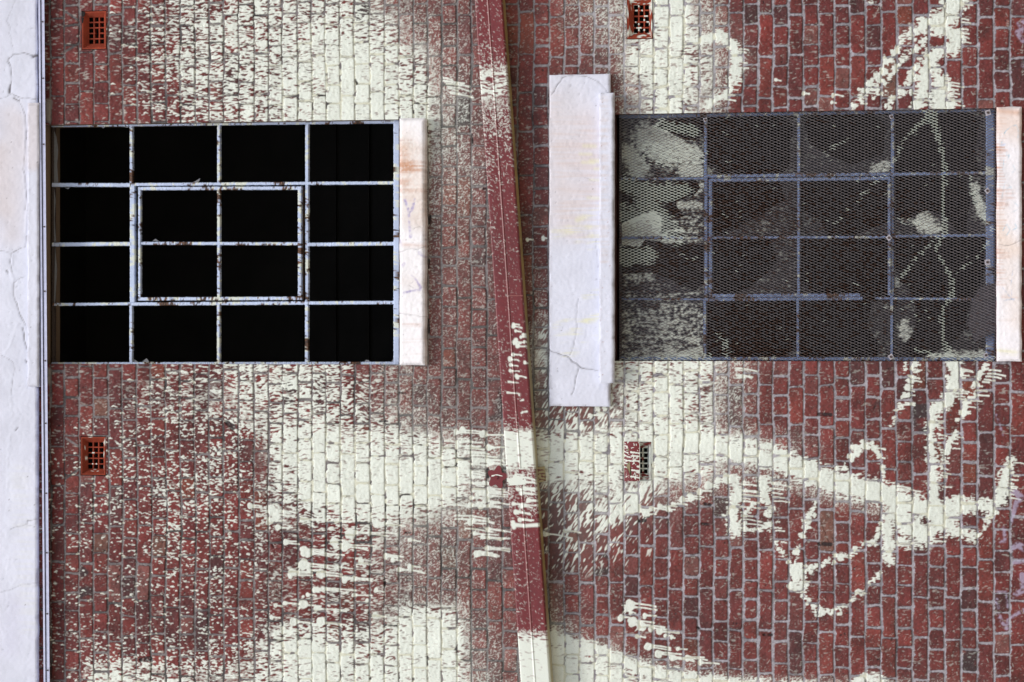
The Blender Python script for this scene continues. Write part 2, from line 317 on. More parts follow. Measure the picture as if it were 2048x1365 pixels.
def mat_attr(name, rough=.75, var=.12, scale=260, bump=.25, bscale=400, spec=.35, bdist=.0015):
    """colour comes from the surface's own pattern (attribute), broken up by fine procedural grain and bump"""
    mt, n, b = new_mat(name); L = n.links.new
    at_ = n.nodes.new('ShaderNodeAttribute'); at_.attribute_name = 'pattern'
    tc = n.nodes.new('ShaderNodeTexCoord')
    ns = n.nodes.new('ShaderNodeTexNoise'); ns.inputs['Scale'].default_value = scale; ns.inputs['Detail'].default_value = 4
    L(tc.outputs['Object'], ns.inputs['Vector'])
    mr = n.nodes.new('ShaderNodeMapRange'); mr.inputs[3].default_value = 1-var*1.6; mr.inputs[4].default_value = 1+var*1.6
    L(ns.outputs['Fac'], mr.inputs[0])
    mx = n.nodes.new('ShaderNodeVectorMath'); mx.operation = 'SCALE'
    L(at_.outputs['Color'], mx.inputs[0]); L(mr.outputs[0], mx.inputs['Scale']); L(mx.outputs[0], b.inputs['Base Color'])
    n2 = n.nodes.new('ShaderNodeTexNoise'); n2.inputs['Scale'].default_value = bscale; n2.inputs['Detail'].default_value = 3
    L(tc.outputs['Object'], n2.inputs['Vector'])
    bp = n.nodes.new('ShaderNodeBump'); bp.inputs['Strength'].default_value = bump; bp.inputs['Distance'].default_value = bdist
    L(n2.outputs['Fac'], bp.inputs['Height']); L(bp.outputs[0], b.inputs['Normal'])
    b.inputs['Roughness'].default_value = rough; b.inputs['Specular IOR Level'].default_value = spec
    return mt

def mat_plain(name, col, rough=.7, metal=0.0, var=.2, scale=60, bump=.2, col2=None, spec=.4):
    mt, n, b = new_mat(name); L = n.links.new
    tc = n.nodes.new('ShaderNodeTexCoord')
    ns = n.nodes.new('ShaderNodeTexNoise'); ns.inputs['Scale'].default_value = scale; ns.inputs['Detail'].default_value = 5
    L(tc.outputs['Object'], ns.inputs['Vector'])
    cr = n.nodes.new('ShaderNodeValToRGB'); c = np.array(col[:3], float); c2 = np.array(col2, float) if col2 is not None else c*(1+var)
    cr.color_ramp.elements[0].color = (*(c*(1-var)), 1); cr.color_ramp.elements[1].color = (*c2, 1)
    cr.color_ramp.elements[0].position = .3; cr.color_ramp.elements[1].position = .7
    L(ns.outputs['Fac'], cr.inputs[0]); L(cr.outputs[0], b.inputs['Base Color'])
    bp = n.nodes.new('ShaderNodeBump'); bp.inputs['Strength'].default_value = bump; bp.inputs['Distance'].default_value = .002
    L(ns.outputs['Fac'], bp.inputs['Height']); L(bp.outputs[0], b.inputs['Normal'])
    b.inputs['Roughness'].default_value = rough; b.inputs['Metallic'].default_value = metal; b.inputs['Specular IOR Level'].default_value = spec
    return mt

M_WALL = mat_attr('painted_brick', .62, .14, 230, .35, 330)
M_CONC = mat_attr('white_render', .7, .03, 120, .2, 160)
M_PIPE = mat_attr('red_pipe_paint', .42, .06, 200, .12, 300, .5)
M_FRAME = mat_attr('chipped_steel_paint', .55, .05, 200, .25, 300, .4)
M_MESH = mat_attr('weathered_mesh_steel', .5, .1, 150, .1, 200, .5)
M_GLASS = mat_attr('grimy_glass', .35, .1, 60, .05, 100, .25)
M_TERRA = mat_attr('terracotta', .8, .12, 160, .3, 220, .25)
M_STRIP = mat_plain('pale_metal_strip', lin(192, 196, 222), .45, 0.0, .1, 40, .1)
M_STRIPD = mat_plain('strip_groove_shade', lin(120, 122, 140), .5, 0.0, .1, 40, .1)
M_SCREW = mat_plain('rusty_screw', lin(70, 56, 52), .6, .3, .3, 200, .3)
M_WASH = mat_plain('zinc_washer', lin(168, 164, 170), .45, .2, .2, 120, .2)
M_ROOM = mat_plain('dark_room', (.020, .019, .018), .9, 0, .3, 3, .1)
M_GROUND = mat_plain('concrete_paving', (.42, .37, .28), .9, 0, .2, 30, .4)
M_RUST = mat_plain('rust', lin(92, 52, 34), .85, 0, .4, 120, .5)
M_SHEET = mat_plain('dark_sheet', lin(72, 68, 74), .7, 0, .2, 80, .3)

# ------------------------------------------------------------------ object helpers
def tag(o, label=None, cat=None, group=None, kind=None):
    if label: o['label'] = label
    if cat: o['category'] = cat
    if group: o['group'] = group
    if kind: o['kind'] = kind
    return o

def thing(name, loc, label, cat, group=None):
    o = bpy.data.objects.new(name, None); COL.objects.link(o); o.location = loc; o.empty_display_size = .1
    return tag(o, label, cat, group)

def link(name, me, mat, parent=None):
    o = bpy.data.objects.new(name, me); COL.objects.link(o); me.materials.append(mat)
    if parent is not None:
        o.parent = parent; o.location = -Vector(parent.location)       # meshes are written in world metres
    return o

def mesh_np(name, verts, quads, cols=None, smooth=True):
    me = bpy.data.meshes.new(name)
    verts = np.ascontiguousarray(verts, np.float32).reshape(-1, 3); quads = np.ascontiguousarray(quads, np.int32).reshape(-1, 4)
    me.vertices.add(len(verts)); me.vertices.foreach_set('co', verts.ravel())
    me.loops.add(quads.size); me.loops.foreach_set('vertex_index', quads.ravel())
    me.polygons.add(len(quads)); me.polygons.foreach_set('loop_start', np.arange(0, quads.size, 4, dtype=np.int32))
    me.polygons.foreach_set('loop_total', np.full(len(quads), 4, np.int32))
    me.polygons.foreach_set('use_smooth', np.full(len(quads), smooth, bool))
    if cols is not None:
        a = me.attributes.new('pattern', 'FLOAT_COLOR', 'POINT')
        c = np.ones((len(verts), 4), np.float32); c[:, :3] = np.asarray(cols, np.float32).reshape(-1, 3); a.data.foreach_set('color', c.ravel())
    me.update(calc_edges=True); me.validate()
    return me

def grid_quads(nr, nc, keep=None):
    idx = np.arange(nr*nc, dtype=np.int32).reshape(nr, nc)
    q = np.stack([idx[:-1, :-1], idx[1:, :-1], idx[1:, 1:], idx[:-1, 1:]], -1)
    if keep is not None: return q[keep]
    return q.reshape(-1, 4)

class MB:
    """collects boxes, bars and tubes into ONE mesh with a colour per vertex"""
    def __init__(self): self.v = []; self.f = []; self.c = []
    def add(self, vs, fs, col):
        k = len(self.v); self.v += [tuple(p) for p in vs]
        for f in fs: self.f.append(tuple(k+i for i in f))
        self.c += ([tuple(col)]*len(vs) if np.ndim(col) == 1 else [tuple(c) for c in col])
    def box(self, x0, x1, y0, y1, z0, z1, col=(1, 1, 1)):
        x0, x1 = sorted((x0, x1)); y0, y1 = sorted((y0, y1)); z0, z1 = sorted((z0, z1))
        self.add([(x0, y0, z0), (x1, y0, z0), (x1, y1, z0), (x0, y1, z0), (x0, y0, z1), (x1, y0, z1), (x1, y1, z1), (x0, y1, z1)],
                 [(0, 3, 2, 1), (4, 5, 6, 7), (0, 1, 5, 4), (1, 2, 6, 5), (2, 3, 7, 6), (3, 0, 4, 7)], col)
    def bar(self, a, b, wid, y0, y1, colf, step=.005, rag=.0007, bev=.3):
        """a flat steel bar from a to b (x,z), ragged with old putty; profile has bevelled front edges"""
        ax, az = a; bx, bz = b; L = math.hypot(bx-ax, bz-az); n = max(2, int(L/step)); tx, tz = (bx-ax)/L, (bz-az)/L; px, pz = -tz, tx
        prof = [(-.5, y1), (-.5, y0+.004), (-.5+bev*.5, y0), (.5-bev*.5, y0), (.5, y0+.004), (.5, y1)]; m_ = len(prof)
        vs = []; cs = []
        for i in range(n+1):
            s = L*i/n; j0 = random.gauss(0, rag); j1 = random.gauss(0, rag); jy = abs(random.gauss(0, rag))
            for k, (q, y) in enumerate(prof):
                o = q*wid+(j0 if q < 0 else j1)
                x, z = ax+tx*s+px*o, az+tz*s+pz*o; yy = y-(jy if k in (2, 3) else 0)
                vs.append((x, yy, z)); cs.append(colf(x, yy, z, abs(q)*2))
        fs = [(i*m_+k, (i+1)*m_+k, (i+1)*m_+(k+1) % m_, i*m_+(k+1) % m_) for i in range(n) for k in range(m_)]
        fs += [tuple(range(m_-1, -1, -1)), tuple(n*m_+k for k in range(m_))]
        self.add(vs, fs, cs)
    def cyl(self, c, r, y0, y1, n=12, col=(1, 1, 1)):
        vs = [(c[0]+r*math.cos(2*math.pi*i/n), y, c[1]+r*math.sin(2*math.pi*i/n)) for y in (y0, y1) for i in range(n)]
        fs = [(i, (i+1) % n, n+(i+1) % n, n+i) for i in range(n)]+[tuple(range(n))[::-1], tuple(range(n, 2*n))]
        self.add(vs, fs, col)
    def prism(self, pts, y0, y1, col=(1, 1, 1)):
        n = len(pts); vs = [(p[0], y0, p[1]) for p in pts]+[(p[0], y1, p[1]) for p in pts]
        self.add(vs, [tuple(range(n)), tuple(range(n, 2*n))[::-1]]+[(i, n+i, n+(i+1) % n, (i+1) % n) for i in range(n)], col)
    def build(self, name, mat, parent=None, smooth=False):
        me = bpy.data.meshes.new(name); me.from_pydata(self.v, [], self.f)
        a = me.attributes.new('pattern', 'FLOAT_COLOR', 'POINT'); c = np.ones((len(self.v), 4), np.float32); c[:, :3] = np.array(self.c); a.data.foreach_set('color', c.ravel())
        import bmesh
        bm = bmesh.new(); bm.from_mesh(me); bmesh.ops.recalc_face_normals(bm, faces=bm.faces); bm.to_mesh(me); bm.free()
        if smooth: me.polygons.foreach_set('use_smooth', [True]*len(me.polygons))
        me.update(); return link(name, me, mat, parent)

def xz(u, v, y=0.0):
    p = at(u, v, y); return (p[0], p[2])

CREAM = lin(220, 226, 215); CREAM2 = lin(206, 207, 187)
# ------------------------------------------------------------------ brick wall
COURSE_U = [102, 129.6, 159.3, 187.3, 217, 245, 273.5, 302.5, 331.8, 360.8, 390.5, 418.5, 447.5, 478, 508.8, 537.7, 565.6, 596.3, 624.6, 652.5, 681.3, 710.5, 740.8, 770, 798.4,
    826.8, 855.2, 883.5, 914.4, 943, 974.3, 1005, 1036, 1067, 1097.5, 1128.4, 1158.5, 1189, 1218, 1248.4, 1278.2, 1307.5, 1337.4, 1367.1, 1398.4, 1427.5, 1457.2, 1486, 1515.8, 1546,
    1576.8, 1607, 1637.3, 1668.8, 1699.8, 1731, 1762.2, 1792.6, 1825.3, 1857, 1889.8, 1922.4, 1955, 1987.8, 2020.7]
CZ = [at(u, 682)[2] for u in COURSE_U]                    # course joints, top to bottom
while CZ[-1] > -.2: CZ.append(CZ[-1]-.0895)
CZ = np.array(CZ); UPN = 24
CZ = np.concatenate([CZ[0]+.0895*np.arange(UPN, 0, -1), CZ])   # index UPN = first measured course (a stretcher course)

def opening(u0, u1, v0, v1, um=None):
    um = um or (u0+u1)/2
    return (at(um, v1)[0], at(um, v0)[0], at(u1, 700)[2], at(u0, 700)[2])      # x0, x1, z0, z1
W1 = opening(90, 799, 245, 729, 440); W2 = opening(1229, 1992, 223, 723, 1610)
VENTS = {'a': opening(163.5, 213.5, 22, 100), 'b': opening(161.5, 212.5, 873, 951.5), 'c': opening(1253.5, 1306, -3, 79), 'd': opening(1251, 1303, 884, 961)}
TOPZ = at(-170, 682)[2]
fine = .0037
xs = np.concatenate([np.arange(-4.2, -2.55, .02), np.arange(-2.55, 2.55, fine), np.arange(2.55, 4.21, .02)])
zlo = at(2048+120, 682)[2]; zhi = at(40, 682)[2]
zs = np.concatenate([np.arange(-.05, zlo, .016), np.arange(zlo, zhi, fine), np.arange(zhi, TOPZ, .03), [TOPZ]])
def snap(arr, vals):
    for q in vals: arr[np.argmin(abs(arr-q))] = q
for o in [W1, W2]+list(VENTS.values()):
    snap(xs, o[:2]); snap(zs, o[2:])
X, Z = np.meshgrid(xs.astype(np.float32), zs.astype(np.float32))
PU, PV = pix(X, Z)
n_mid = samp(N_MID, PU, PV); n_big = samp(N_BIG, PU, PV); n_fine = samp(N_FINE, PU, PV); n_grain = samp(N_GRAIN, PU, PV); n_warp = samp(WARP, PU, PV)
Xw = X+.0022*n_warp; Zw = Z+.0016*n_mid+.0012*n_fine+.0025*n_big
cz = -CZ; ci = np.clip(np.searchsorted(cz, -Zw.ravel(), side='right').reshape(Zw.shape)-1, 0, len(CZ)-2)
ztop, zbot = CZ[ci].astype(np.float32), CZ[ci+1].astype(np.float32)
stretch = ((ci-UPN) % 2 == 0)
NB = 48
dx_ = np.zeros_like(X); bid = np.zeros(X.shape, np.int32); bl = np.zeros_like(X); br = np.zeros_like(X)
rj = np.random.default_rng(5)
for c in range(len(CZ)-1):
    ph = -.396-.121*np.clip((CZ[UPN]-CZ[c])/5.2, 0, 1.2)+rj.normal(0, .006)
    if (c-UPN) % 2 == 0: e = ph+.24*np.arange(-20, 21)
    else: e = ph-.062+.12*np.arange(-40, 41)
    e = np.sort(e+rj.normal(0, .006 if (c-UPN) % 2 == 0 else .004, len(e)))
    mk = np.where(ci == c)
    k = np.clip(np.searchsorted(e, Xw[mk], side='right')-1, 0, len(e)-2)
    bl[mk] = e[k]; br[mk] = e[k+1]; bid[mk] = c*100+k
# per-brick randomness
NBR = int(bid.max())+1; rb = np.random.default_rng(21)
def per(a): return a[bid].astype(np.float32)
jt = per(np.clip(rb.normal(.0052, .0016, NBR), .0024, .010))+.0008*sstep(1000, 1200, PU); jt2 = per(np.clip(rb.normal(.0049, .0013, NBR), .0025, .009))+.0009*sstep(1000, 1200, PU)
rad = per(rb.uniform(.004, .016, NBR))
hx, hz = (br-bl)/2-jt, (ztop-zbot)/2-jt2
qx, qz = np.abs(Xw-(bl+br)/2)-hx+rad, np.abs(Zw-(ztop+zbot)/2)-hz+rad
dist = np.sqrt(np.maximum(qx, 0)**2+np.maximum(qz, 0)**2)+np.minimum(np.maximum(qx, qz), 0)-rad    # < 0 inside a brick
dist += .0011*n_fine+.0008*n_mid
brick = 1-sstep(-.0022, .0022, dist)
# vents' cut corners: slanting joints beside the two upper air bricks
DIAG = blank()
for p, q in [((132, 24), (157, 41)), ((132, 103), (157, 88)), ((132, 877), (157, 893)), ((132, 957), (157, 940))]: stroke(DIAG, [p, q], 2.2, 1.2)
dg = samp(DIAG, PU, PV); brick *= 1-dg
# colours
pal = np.array([lin(120, 43, 38), lin(128, 46, 40), lin(112, 38, 36), lin(134, 52, 42), lin(104, 40, 40), lin(120, 56, 52), lin(140, 84, 76), lin(84, 40, 42), lin(134, 62, 40), lin(128, 88, 72), lin(62, 36, 38)])
pw = np.array([.23, .2, .17, .1, .09, .07, .04, .035, .018, .008, .002]); pk = rb.choice(len(pal), NBR, p=pw/pw.sum())
pal = .72*pal+.28*lin(116, 43, 39)
bc = .66*(.95*pal[pk]+.05*pal[pk].mean(1, keepdims=True))*np.clip(rb.normal(1, .09, NBR), .75, 1.3)[:, None]
col = bc[bid].astype(np.float32)
mott = 1+.13*n_mid+.08*n_fine+.10*n_grain+.06*n_big
col *= np.clip(mott, .55, 1.5)[..., None]
spot = sstep(2.0, 2.9, samp(gnoise(1.7, 1.7), PU, PV)); col *= (1-.65*spot)[..., None]
burn = per((rb.random(NBR) < .015).astype(float))*sstep(0.0, .9, samp(gnoise(14, 8), PU, PV)+.2); col = col*(1-.8*burn[..., None])+lin(40, 34, 36)*(.8*burn[..., None])
right = sstep(980, 1250, PU)
mcol = (lin(116, 110, 110)[None, None]*(1-right[..., None])+lin(152, 148, 154)[None, None]*right[..., None])
dirt = sstep(.15, 1.5, samp(gnoise(22, 16), PU, PV))*(1-.55*right)+.12
mcol = mcol*(1-.62*dirt[..., None])*(1+.10*n_fine+.12*n_grain)[..., None]
seam = np.exp(-((dist-.0012)/.0016)**2)*sstep(-.3, 1.2, samp(gnoise(26, 18), PU, PV)+.35*(1-right)); mcol = mcol*(1-.75*np.clip(seam, 0, 1))[..., None]
base = mcol*(1-brick[..., None])+col*brick[..., None]*(1-.35*np.exp(-(dist/.003)**2))[..., None]
# dust of spray over the bricks near the pipe gives them a greyer bloom
bloom = np.clip(samp(COVER*MISTW, PU, PV), 0, .5)*.25
base = base*(1-bloom[..., None])+CREAM*bloom[..., None]
pm = samp(PAINT, PU, PV); closed = samp(CLOSED, PU, PV)
joint = 1-brick
jn = sstep(-.2, .7, samp(gnoise(5, 4), PU, PV)+1.6*closed-.5)
pm = pm*(1-joint*(1-np.clip(closed*.95+.08, 0, 1)*jn))
pit = np.exp(-((dist-.002)/.0022)**2)*sstep(.35, 1.3, samp(gnoise(6, 6), PU, PV))*.85
pm = pm*(1-pit)
hd = np.clip(samp(H, PU, PV)*1.25, 0, 1); pm = np.maximum(pm, hd*(1-.15*joint))
pc = CREAM[None, None]*(1+.02*n_mid)[..., None]*(1-joint[..., None])+CREAM2[None, None]*joint[..., None]
thin = sstep(.3, .95, samp(uni(N_FINE)*.4+COVER*.8, PU, PV)); pc = pc*(.93+.07*thin)[..., None]
base = base*(1-pm[..., None])+pc*pm[..., None]
lav = np.clip(samp(LAV, PU, PV)*(.55+.25*n_mid+.3*n_fine), 0, .6); base = base*(1-lav[..., None])+lin(172, 166, 190)*lav[..., None]
# cement smear at the top left corner of the first window
sm = blank(); stroke(sm, [(98, 205), (97, 225), (98, 240)], [7, 5, 5], 4); stroke(sm, [(97, 735), (97, 765)], [6, 4], 3)
smv = samp(sm, PU, PV)*sstep(-1, .2, n_mid+.8); base = base*(1-smv[..., None])+lin(128, 122, 114)*smv[..., None]
GAP = blank()                                           # mortar fallen out, holes
for pts, wd in [([(1279, 1042), (1291, 1041)], [3.5, 3.5]), ([(770, 1160), (770, 1172)], [2, 2]), ([(1410, 1008), (1420, 1010)], [3, 3]), ([(1405, 1048), (1418, 1049)], [2.5, 2.5]), ([(859, 432), (858, 446)], [3, 4]), ([(858, 520), (857, 536)], [2, 2]), ([(857, 640), (858, 665)], [2.2, 2.2]),
    ([(1528, 1270), (1544, 1270)], [2.2, 2.5]), ([(1642, 1043), (1660, 1088)], [.1, .1]), ([(1640, 1088), (1662, 1089)], [4, 3.5]), ([(1638, 829), (1662, 830)], [3, 3.5]), ([(454, 845), (466, 855)], [4, 6]), ([(968, 378), (978, 379)], [2, 2]), ([(945, 270), (946, 290)], [1.2, 1.2]), ([(976, 940), (977, 955)], [3, 2]), ([(1300, 1034), (1290, 1036)], [1, 1]),
    ([(1395, 1255), (1400, 1259)], [1.6, 2]), ([(545, 1090), (548, 1095)], [1, 1]), ([(712, 160), (714, 168)], [1.6, 2]), ([(640, 270), (648, 272)], [.1, .1]), ([(812, 1066), (822, 1066)], [1.5, 1.2]), ([(760, 843), (775, 843)], [1.5, 1.2]), ([(800, 786), (812, 787)], [1.6, 1.4]), ([(100, 1008), (101, 1040)], [1.2, 1.2]), ([(283, 1320), (300, 1318)], [4, 5])]:
    stroke(GAP, pts, wd, 1.4)
gap = np.clip(samp(GAP, PU, PV)*(1+.3*n_fine), 0, 1); base = base*(1-.9*gap[..., None])+lin(26, 22, 24)*(.9*gap[..., None])
# relief: proud bricks, sunk joints, tilted faces, a film of paint
tilt = (Zw-(ztop+zbot)/2)*per(rb.normal(0, .022, NBR))+(Xw-(bl+br)/2)*per(rb.normal(0, .008, NBR))
face = .0036*(1-sstep(-.003, .001, dist))+brick*(per(rb.normal(0, .0010, NBR))+tilt)
Y = -(face+.0006*n_fine+.0007*n_mid+.0011*samp(PAINT, PU, PV)*(1-.5*joint)-.0007*pit-.002*spot*brick-.008*gap)
xc, zc = (X[:-1, :-1]+X[1:, 1:])/2, (Z[:-1, :-1]+Z[1:, 1:])/2
keep = np.ones(xc.shape, bool)
for o in [W1, W2]+list(VENTS.values()): keep &= ~((xc > o[0]) & (xc < o[1]) & (zc > o[2]) & (zc < o[3]))
V = np.stack([X, Y, Z], -1).reshape(-1, 3); Q = grid_quads(len(zs), len(xs), keep)[:, ::-1]; Cc = base.reshape(-1, 3)
# reveals of the openings, ends and back of the wall, in the same mesh
ev, eq, ec = [], [], []
def quad(p, c):
    k = len(ev); ev.extend(p); eq.append((k, k+1, k+2, k+3)); ec.extend([c]*4)
def reveal(o, dep, c):
    x0, x1, z0, z1 = o; y0 = -.003
    quad([(x0, y0, z0), (x0, dep, z0), (x0, dep, z1), (x0, y0, z1)], c); quad([(x1, y0, z0), (x1, y0, z1), (x1, dep, z1), (x1, dep, z0)], c)
    quad([(x0, y0, z0), (x1, y0, z0), (x1, dep, z0), (x0, dep, z0)], c); quad([(x0, y0, z1), (x0, dep, z1), (x1, dep, z1), (x1, y0, z1)], c)
reveal(W1, .26, lin(118, 98, 80)); reveal(W2, .26, lin(96, 62, 56))
for o in VENTS.values(): reveal(o, .11, lin(82, 40, 34))
base_n = len(V); V = np.concatenate([V, np.array(ev, np.float32)]); Q = np.concatenate([Q, np.array(eq, np.int32)+base_n]); Cc = np.concatenate([Cc, np.array(ec, np.float32)])
wall = link('brick_wall', mesh_np('brick_wall', V, Q, Cc), M_WALL)
tag(wall, 'old red brick wall splashed with cream paint around two steel windows', 'wall')
del X, Z, Xw, Zw, base, col, mcol, V, Q, Cc

# ------------------------------------------------------------------ white rendered concrete: plates with cracks, stains, chipped edges
def plate(name, u0, u1, v0, v1, yf, yb, parent=None, cracks=(), stains=(), base=lin(213, 216, 229), rag=.0011, step=.006, mat=None, edge_round=.006, marks=(), extra=None, xr=None, zr=None, dirt=.6):
    """a slab given by its photo extents on its own front plane; real thickness yf..yb; cracks cut in, stains coloured"""
    um = (max(u0, 0)+min(u1, 2048))/2
    x0, x1 = (at(um, v1, yf)[0], at(um, v0, yf)[0]) if xr is None else xr
    z0, z1 = (at(u1, 700, yf)[2], at(u0, 700, yf)[2]) if zr is None else zr
    nx, nz = max(4, int((x1-x0)/step)), max(4, int((z1-z0)/step))
    gx, gz = np.linspace(x0, x1, nx+1), np.linspace(z0, z1, nz+1)
    X, Z = np.meshgrid(gx.astype(np.float32), gz.astype(np.float32)); U, Vv = pix(X, Z, yf)
    CR = blank(); RG = blank()
    for c in cracks:
        pts = []                                          # roughen the line
        for a, b in zip(c[0][:-1], c[0][1:]):
            n = max(1, int(math.hypot(b[0]-a[0], b[1]-a[1])/7))
            for k in range(n): t = k/n; pts.append((a[0]+(b[0]-a[0])*t+random.gauss(0, .8), a[1]+(b[1]-a[1])*t+random.gauss(0, .8)))
        pts.append(c[0][-1]); wd = [max(.25, c[1]*.75*random.uniform(.4, 1.3)) for _ in pts]
        stroke(CR if c[2] > 0 else RG, pts, wd, 1.0, min(1, abs(c[2])))
    cr = samp(CR, U, Vv); rg = samp(RG, U, Vv)
    C = np.tile(base, (*X.shape, 1)).astype(np.float32)
    C *= (1+.015*samp(N_MID, U, Vv)+.02*samp(N_BIG, U, Vv))[..., None]
    for s in stains:                                      # (points, width, soft, colour, amount, streaky)
        B = blank(); stroke(B, s[0], s[1], s[2])
        a = samp(B, U, Vv)*s[4]
        if s[5] == 1: a = a*np.clip(.55+.5*samp(N_LONG, U, Vv), 0, 1.4)
        elif s[5] == 2: a = a*np.clip(.5+.5*samp(N_STREAK, U, Vv), 0, 1)*sstep(-.6, .5, samp(N_LONG, U, Vv))
        a = np.clip(a, 0, 1)[..., None]; C = C*(1-a)+np.asarray(s[3])*a
    for s in marks:
        B = blank(); stroke(B, s[0], s[1], 1.2); a = np.clip(samp(B, U, Vv)*s[3]*(.75+.35*samp(N_FINE, U, Vv)), 0, 1)[..., None]; C = C*(1-a)+np.asarray(s[2])*a
    C = C*(1-.85*cr[..., None])+lin(70, 62, 60)*(.85*cr[..., None])
    e_ = np.minimum(np.minimum(X-x0, x1-X), np.minimum(Z-z0, z1-Z)); gr = (1-sstep(0, .028, e_))*np.clip(.35+.6*samp(N_MID, U, Vv)+.3*samp(N_FINE, U, Vv), 0, 1)*.32; C = C*(1-gr[..., None])+lin(120, 112, 108)*gr[..., None]
    pit = sstep(2.3, 3.0, samp(N_FINE, U, Vv))*.22; C = C*(1-pit[..., None])
    sp = sstep(2.8, 3.5, samp(gnoise(1.3, 1.3), U, Vv))*dirt; C = C*(1-sp[..., None])+lin(80, 74, 76)*sp[..., None]
    if extra is not None: C = extra(C, U, Vv)
    Yg = yf+.006*cr-.003*rg+.0006*samp(N_MID, U, Vv)+.0005*samp(N_FINE, U, Vv)
    ex = np.minimum(np.minimum(X-x0, x1-X), np.minimum(Z-z0, z1-Z)); Yg = Yg+edge_round*(1-np.clip(ex/(edge_round*1.6), 0, 1))**2
    X = X+np.where((X-x0 < 1e-4) | (x1-X < 1e-4), rag*samp(N_MID, U, Vv), 0); Z = Z+np.where((Z-z0 < 1e-4) | (z1-Z < 1e-4), rag*samp(N_MID, U, Vv), 0)
    F = np.stack([X, Yg, Z], -1); nr, nc = X.shape; V = F.reshape(-1, 3); Q = grid_quads(nr, nc)[:, ::-1]; Cc = C.reshape(-1, 3)
    ring = np.concatenate([np.arange(nc), np.arange(1, nr)*nc+nc-1, (nr-1)*nc+np.arange(nc-2, -1, -1), np.arange(nr-2, 0, -1)*nc])
    lo = len(V); bk = V[ring].copy(); fr = V[ring].copy(); bk[:, 1] = yb
    V = np.concatenate([V, fr, bk]); n = len(ring); i = np.arange(n); j = (i+1) % n
    sq = np.stack([lo+i, lo+j, lo+n+j, lo+n+i], -1)
    Cc = np.concatenate([Cc, Cc[ring]*.97, Cc[ring]*.97])
    # back closing quads as a strip fan on the bounding rectangle
    k = len(V); V = np.concatenate([V, np.array([(x0, yb, z0), (x1, yb, z0), (x1, yb, z1), (x0, yb, z1)], np.float32)]); Cc = np.concatenate([Cc, np.tile(base, (4, 1))])
    me = mesh_np(name, V, np.concatenate([Q, sq[:, ::-1], np.array([[k, k+1, k+2, k+3]])]), Cc)
    return link(name, me, mat or M_CONC, parent)

BEIGE = lin(206, 186, 172); RUSTC = lin(186, 120, 70); RUSTD = lin(146, 84, 44); YEL = lin(222, 220, 176); PURP = lin(168, 158, 196); CYAN = lin(150, 196, 216)
beam = thing('concrete_beam', (0, -.055, at(73, 682, -.055)[2]), 'cracked white concrete beam running down the left edge of the picture', 'beam')
beam_cr = [([(32, 0), (13, 41), (20, 56), (18, 67), (22, 79), (26, 97), (25, 111)], .5, .5), ([(28, 108), (17, 117), (16, 124), (23, 139), (24, 160), (21, 180)], 1.0, 1), ([(21, 170), (19, 186)], 3.0, 1),
    ([(26, 108), (38, 109), (48, 106), (60, 110), (68, 112)], .8, 1), ([(66, 113), (76, 110)], 3.5, 1), ([(24, 188), (38, 194), (57, 197), (73, 199)], .8, 1), ([(57, 210), (74, 209)], 1.1, 1), ([(0, 197), (12, 196), (24, 188)], .6, .8),
    ([(27, 197), (37, 202)], 1.6, 1), ([(37, 198), (46, 222), (52, 235), (51, 260), (53, 275), (49, 300), (47, 330), (50, 360), (53, 385), (50, 420)], .8, .8), ([(40, 205), (46, 220), (51, 250), (49, 300), (48, 345), (50, 370), (54, 420), (51, 470)], 2.2, -1),
    ([(54, 472), (50, 494), (35, 500), (22, 507), (21, 530), (24, 545)], .8, 1), ([(0, 502), (20, 506)], .5, .8), ([(28, 565), (28, 590), (36, 622), (46, 640), (52, 652)], .9, 1), ([(24, 510), (24, 545), (27, 565)], 1.6, -1), ([(50, 553), (36, 558), (29, 566)], .7, .9), ([(46, 655), (48, 680), (54, 700)], 1, 1),
    ([(36, 645), (20, 690), (8, 710)], .8, -1), ([(2, 711), (30, 725), (22, 790)], .5, .7), ([(52, 720), (53, 725)], 1.4, 1), ([(14, 542), (16, 545)], 1.6, 1), ([(20, 795), (27, 840), (16, 900), (14, 990)], .6, -1), ([(20, 1058), (52, 1050), (72, 1055)], .6, .7), ([(55, 1042), (72, 1039)], .6, 1), ([(55, 1042), (54, 1054)], .6, 1),
    ([(0, 1186), (20, 1180), (45, 1170), (74, 1166)], .5, .6), ([(30, 860), (36, 855)], 1.0, 1)]
beam_st = [([(20, 230), (30, 380), (22, 470)], 22, 24, BEIGE, .28, 0), ([(40, 240), (48, 320)], 10, 14, BEIGE, .2, 0), ([(0, 300), (5, 420)], 14, 20, BEIGE, .35, 0), ([(30, 1210), (20, 1300)], 16, 20, lin(206, 206, 224), .5, 0), ([(40, 950), (60, 1250)], 20, 16, YEL, .12, 2)]
plate('beam_face', -170, 72.5, -560, 1925, -.045, -.006, beam, beam_cr, beam_st, xr=(-4.2, 4.2), zr=(at(72.5, 682, -.055)[2], TOPZ+.02), step=.0075, rag=.0015)
plate('drip_moulding', 54.5, 77, 206, 774, -.078, -.044, beam, [([(57, 210), (76, 209)], .8, 1)], [([(66, 210), (66, 330)], 12, 8, BEIGE, .35, 0)], step=.007)

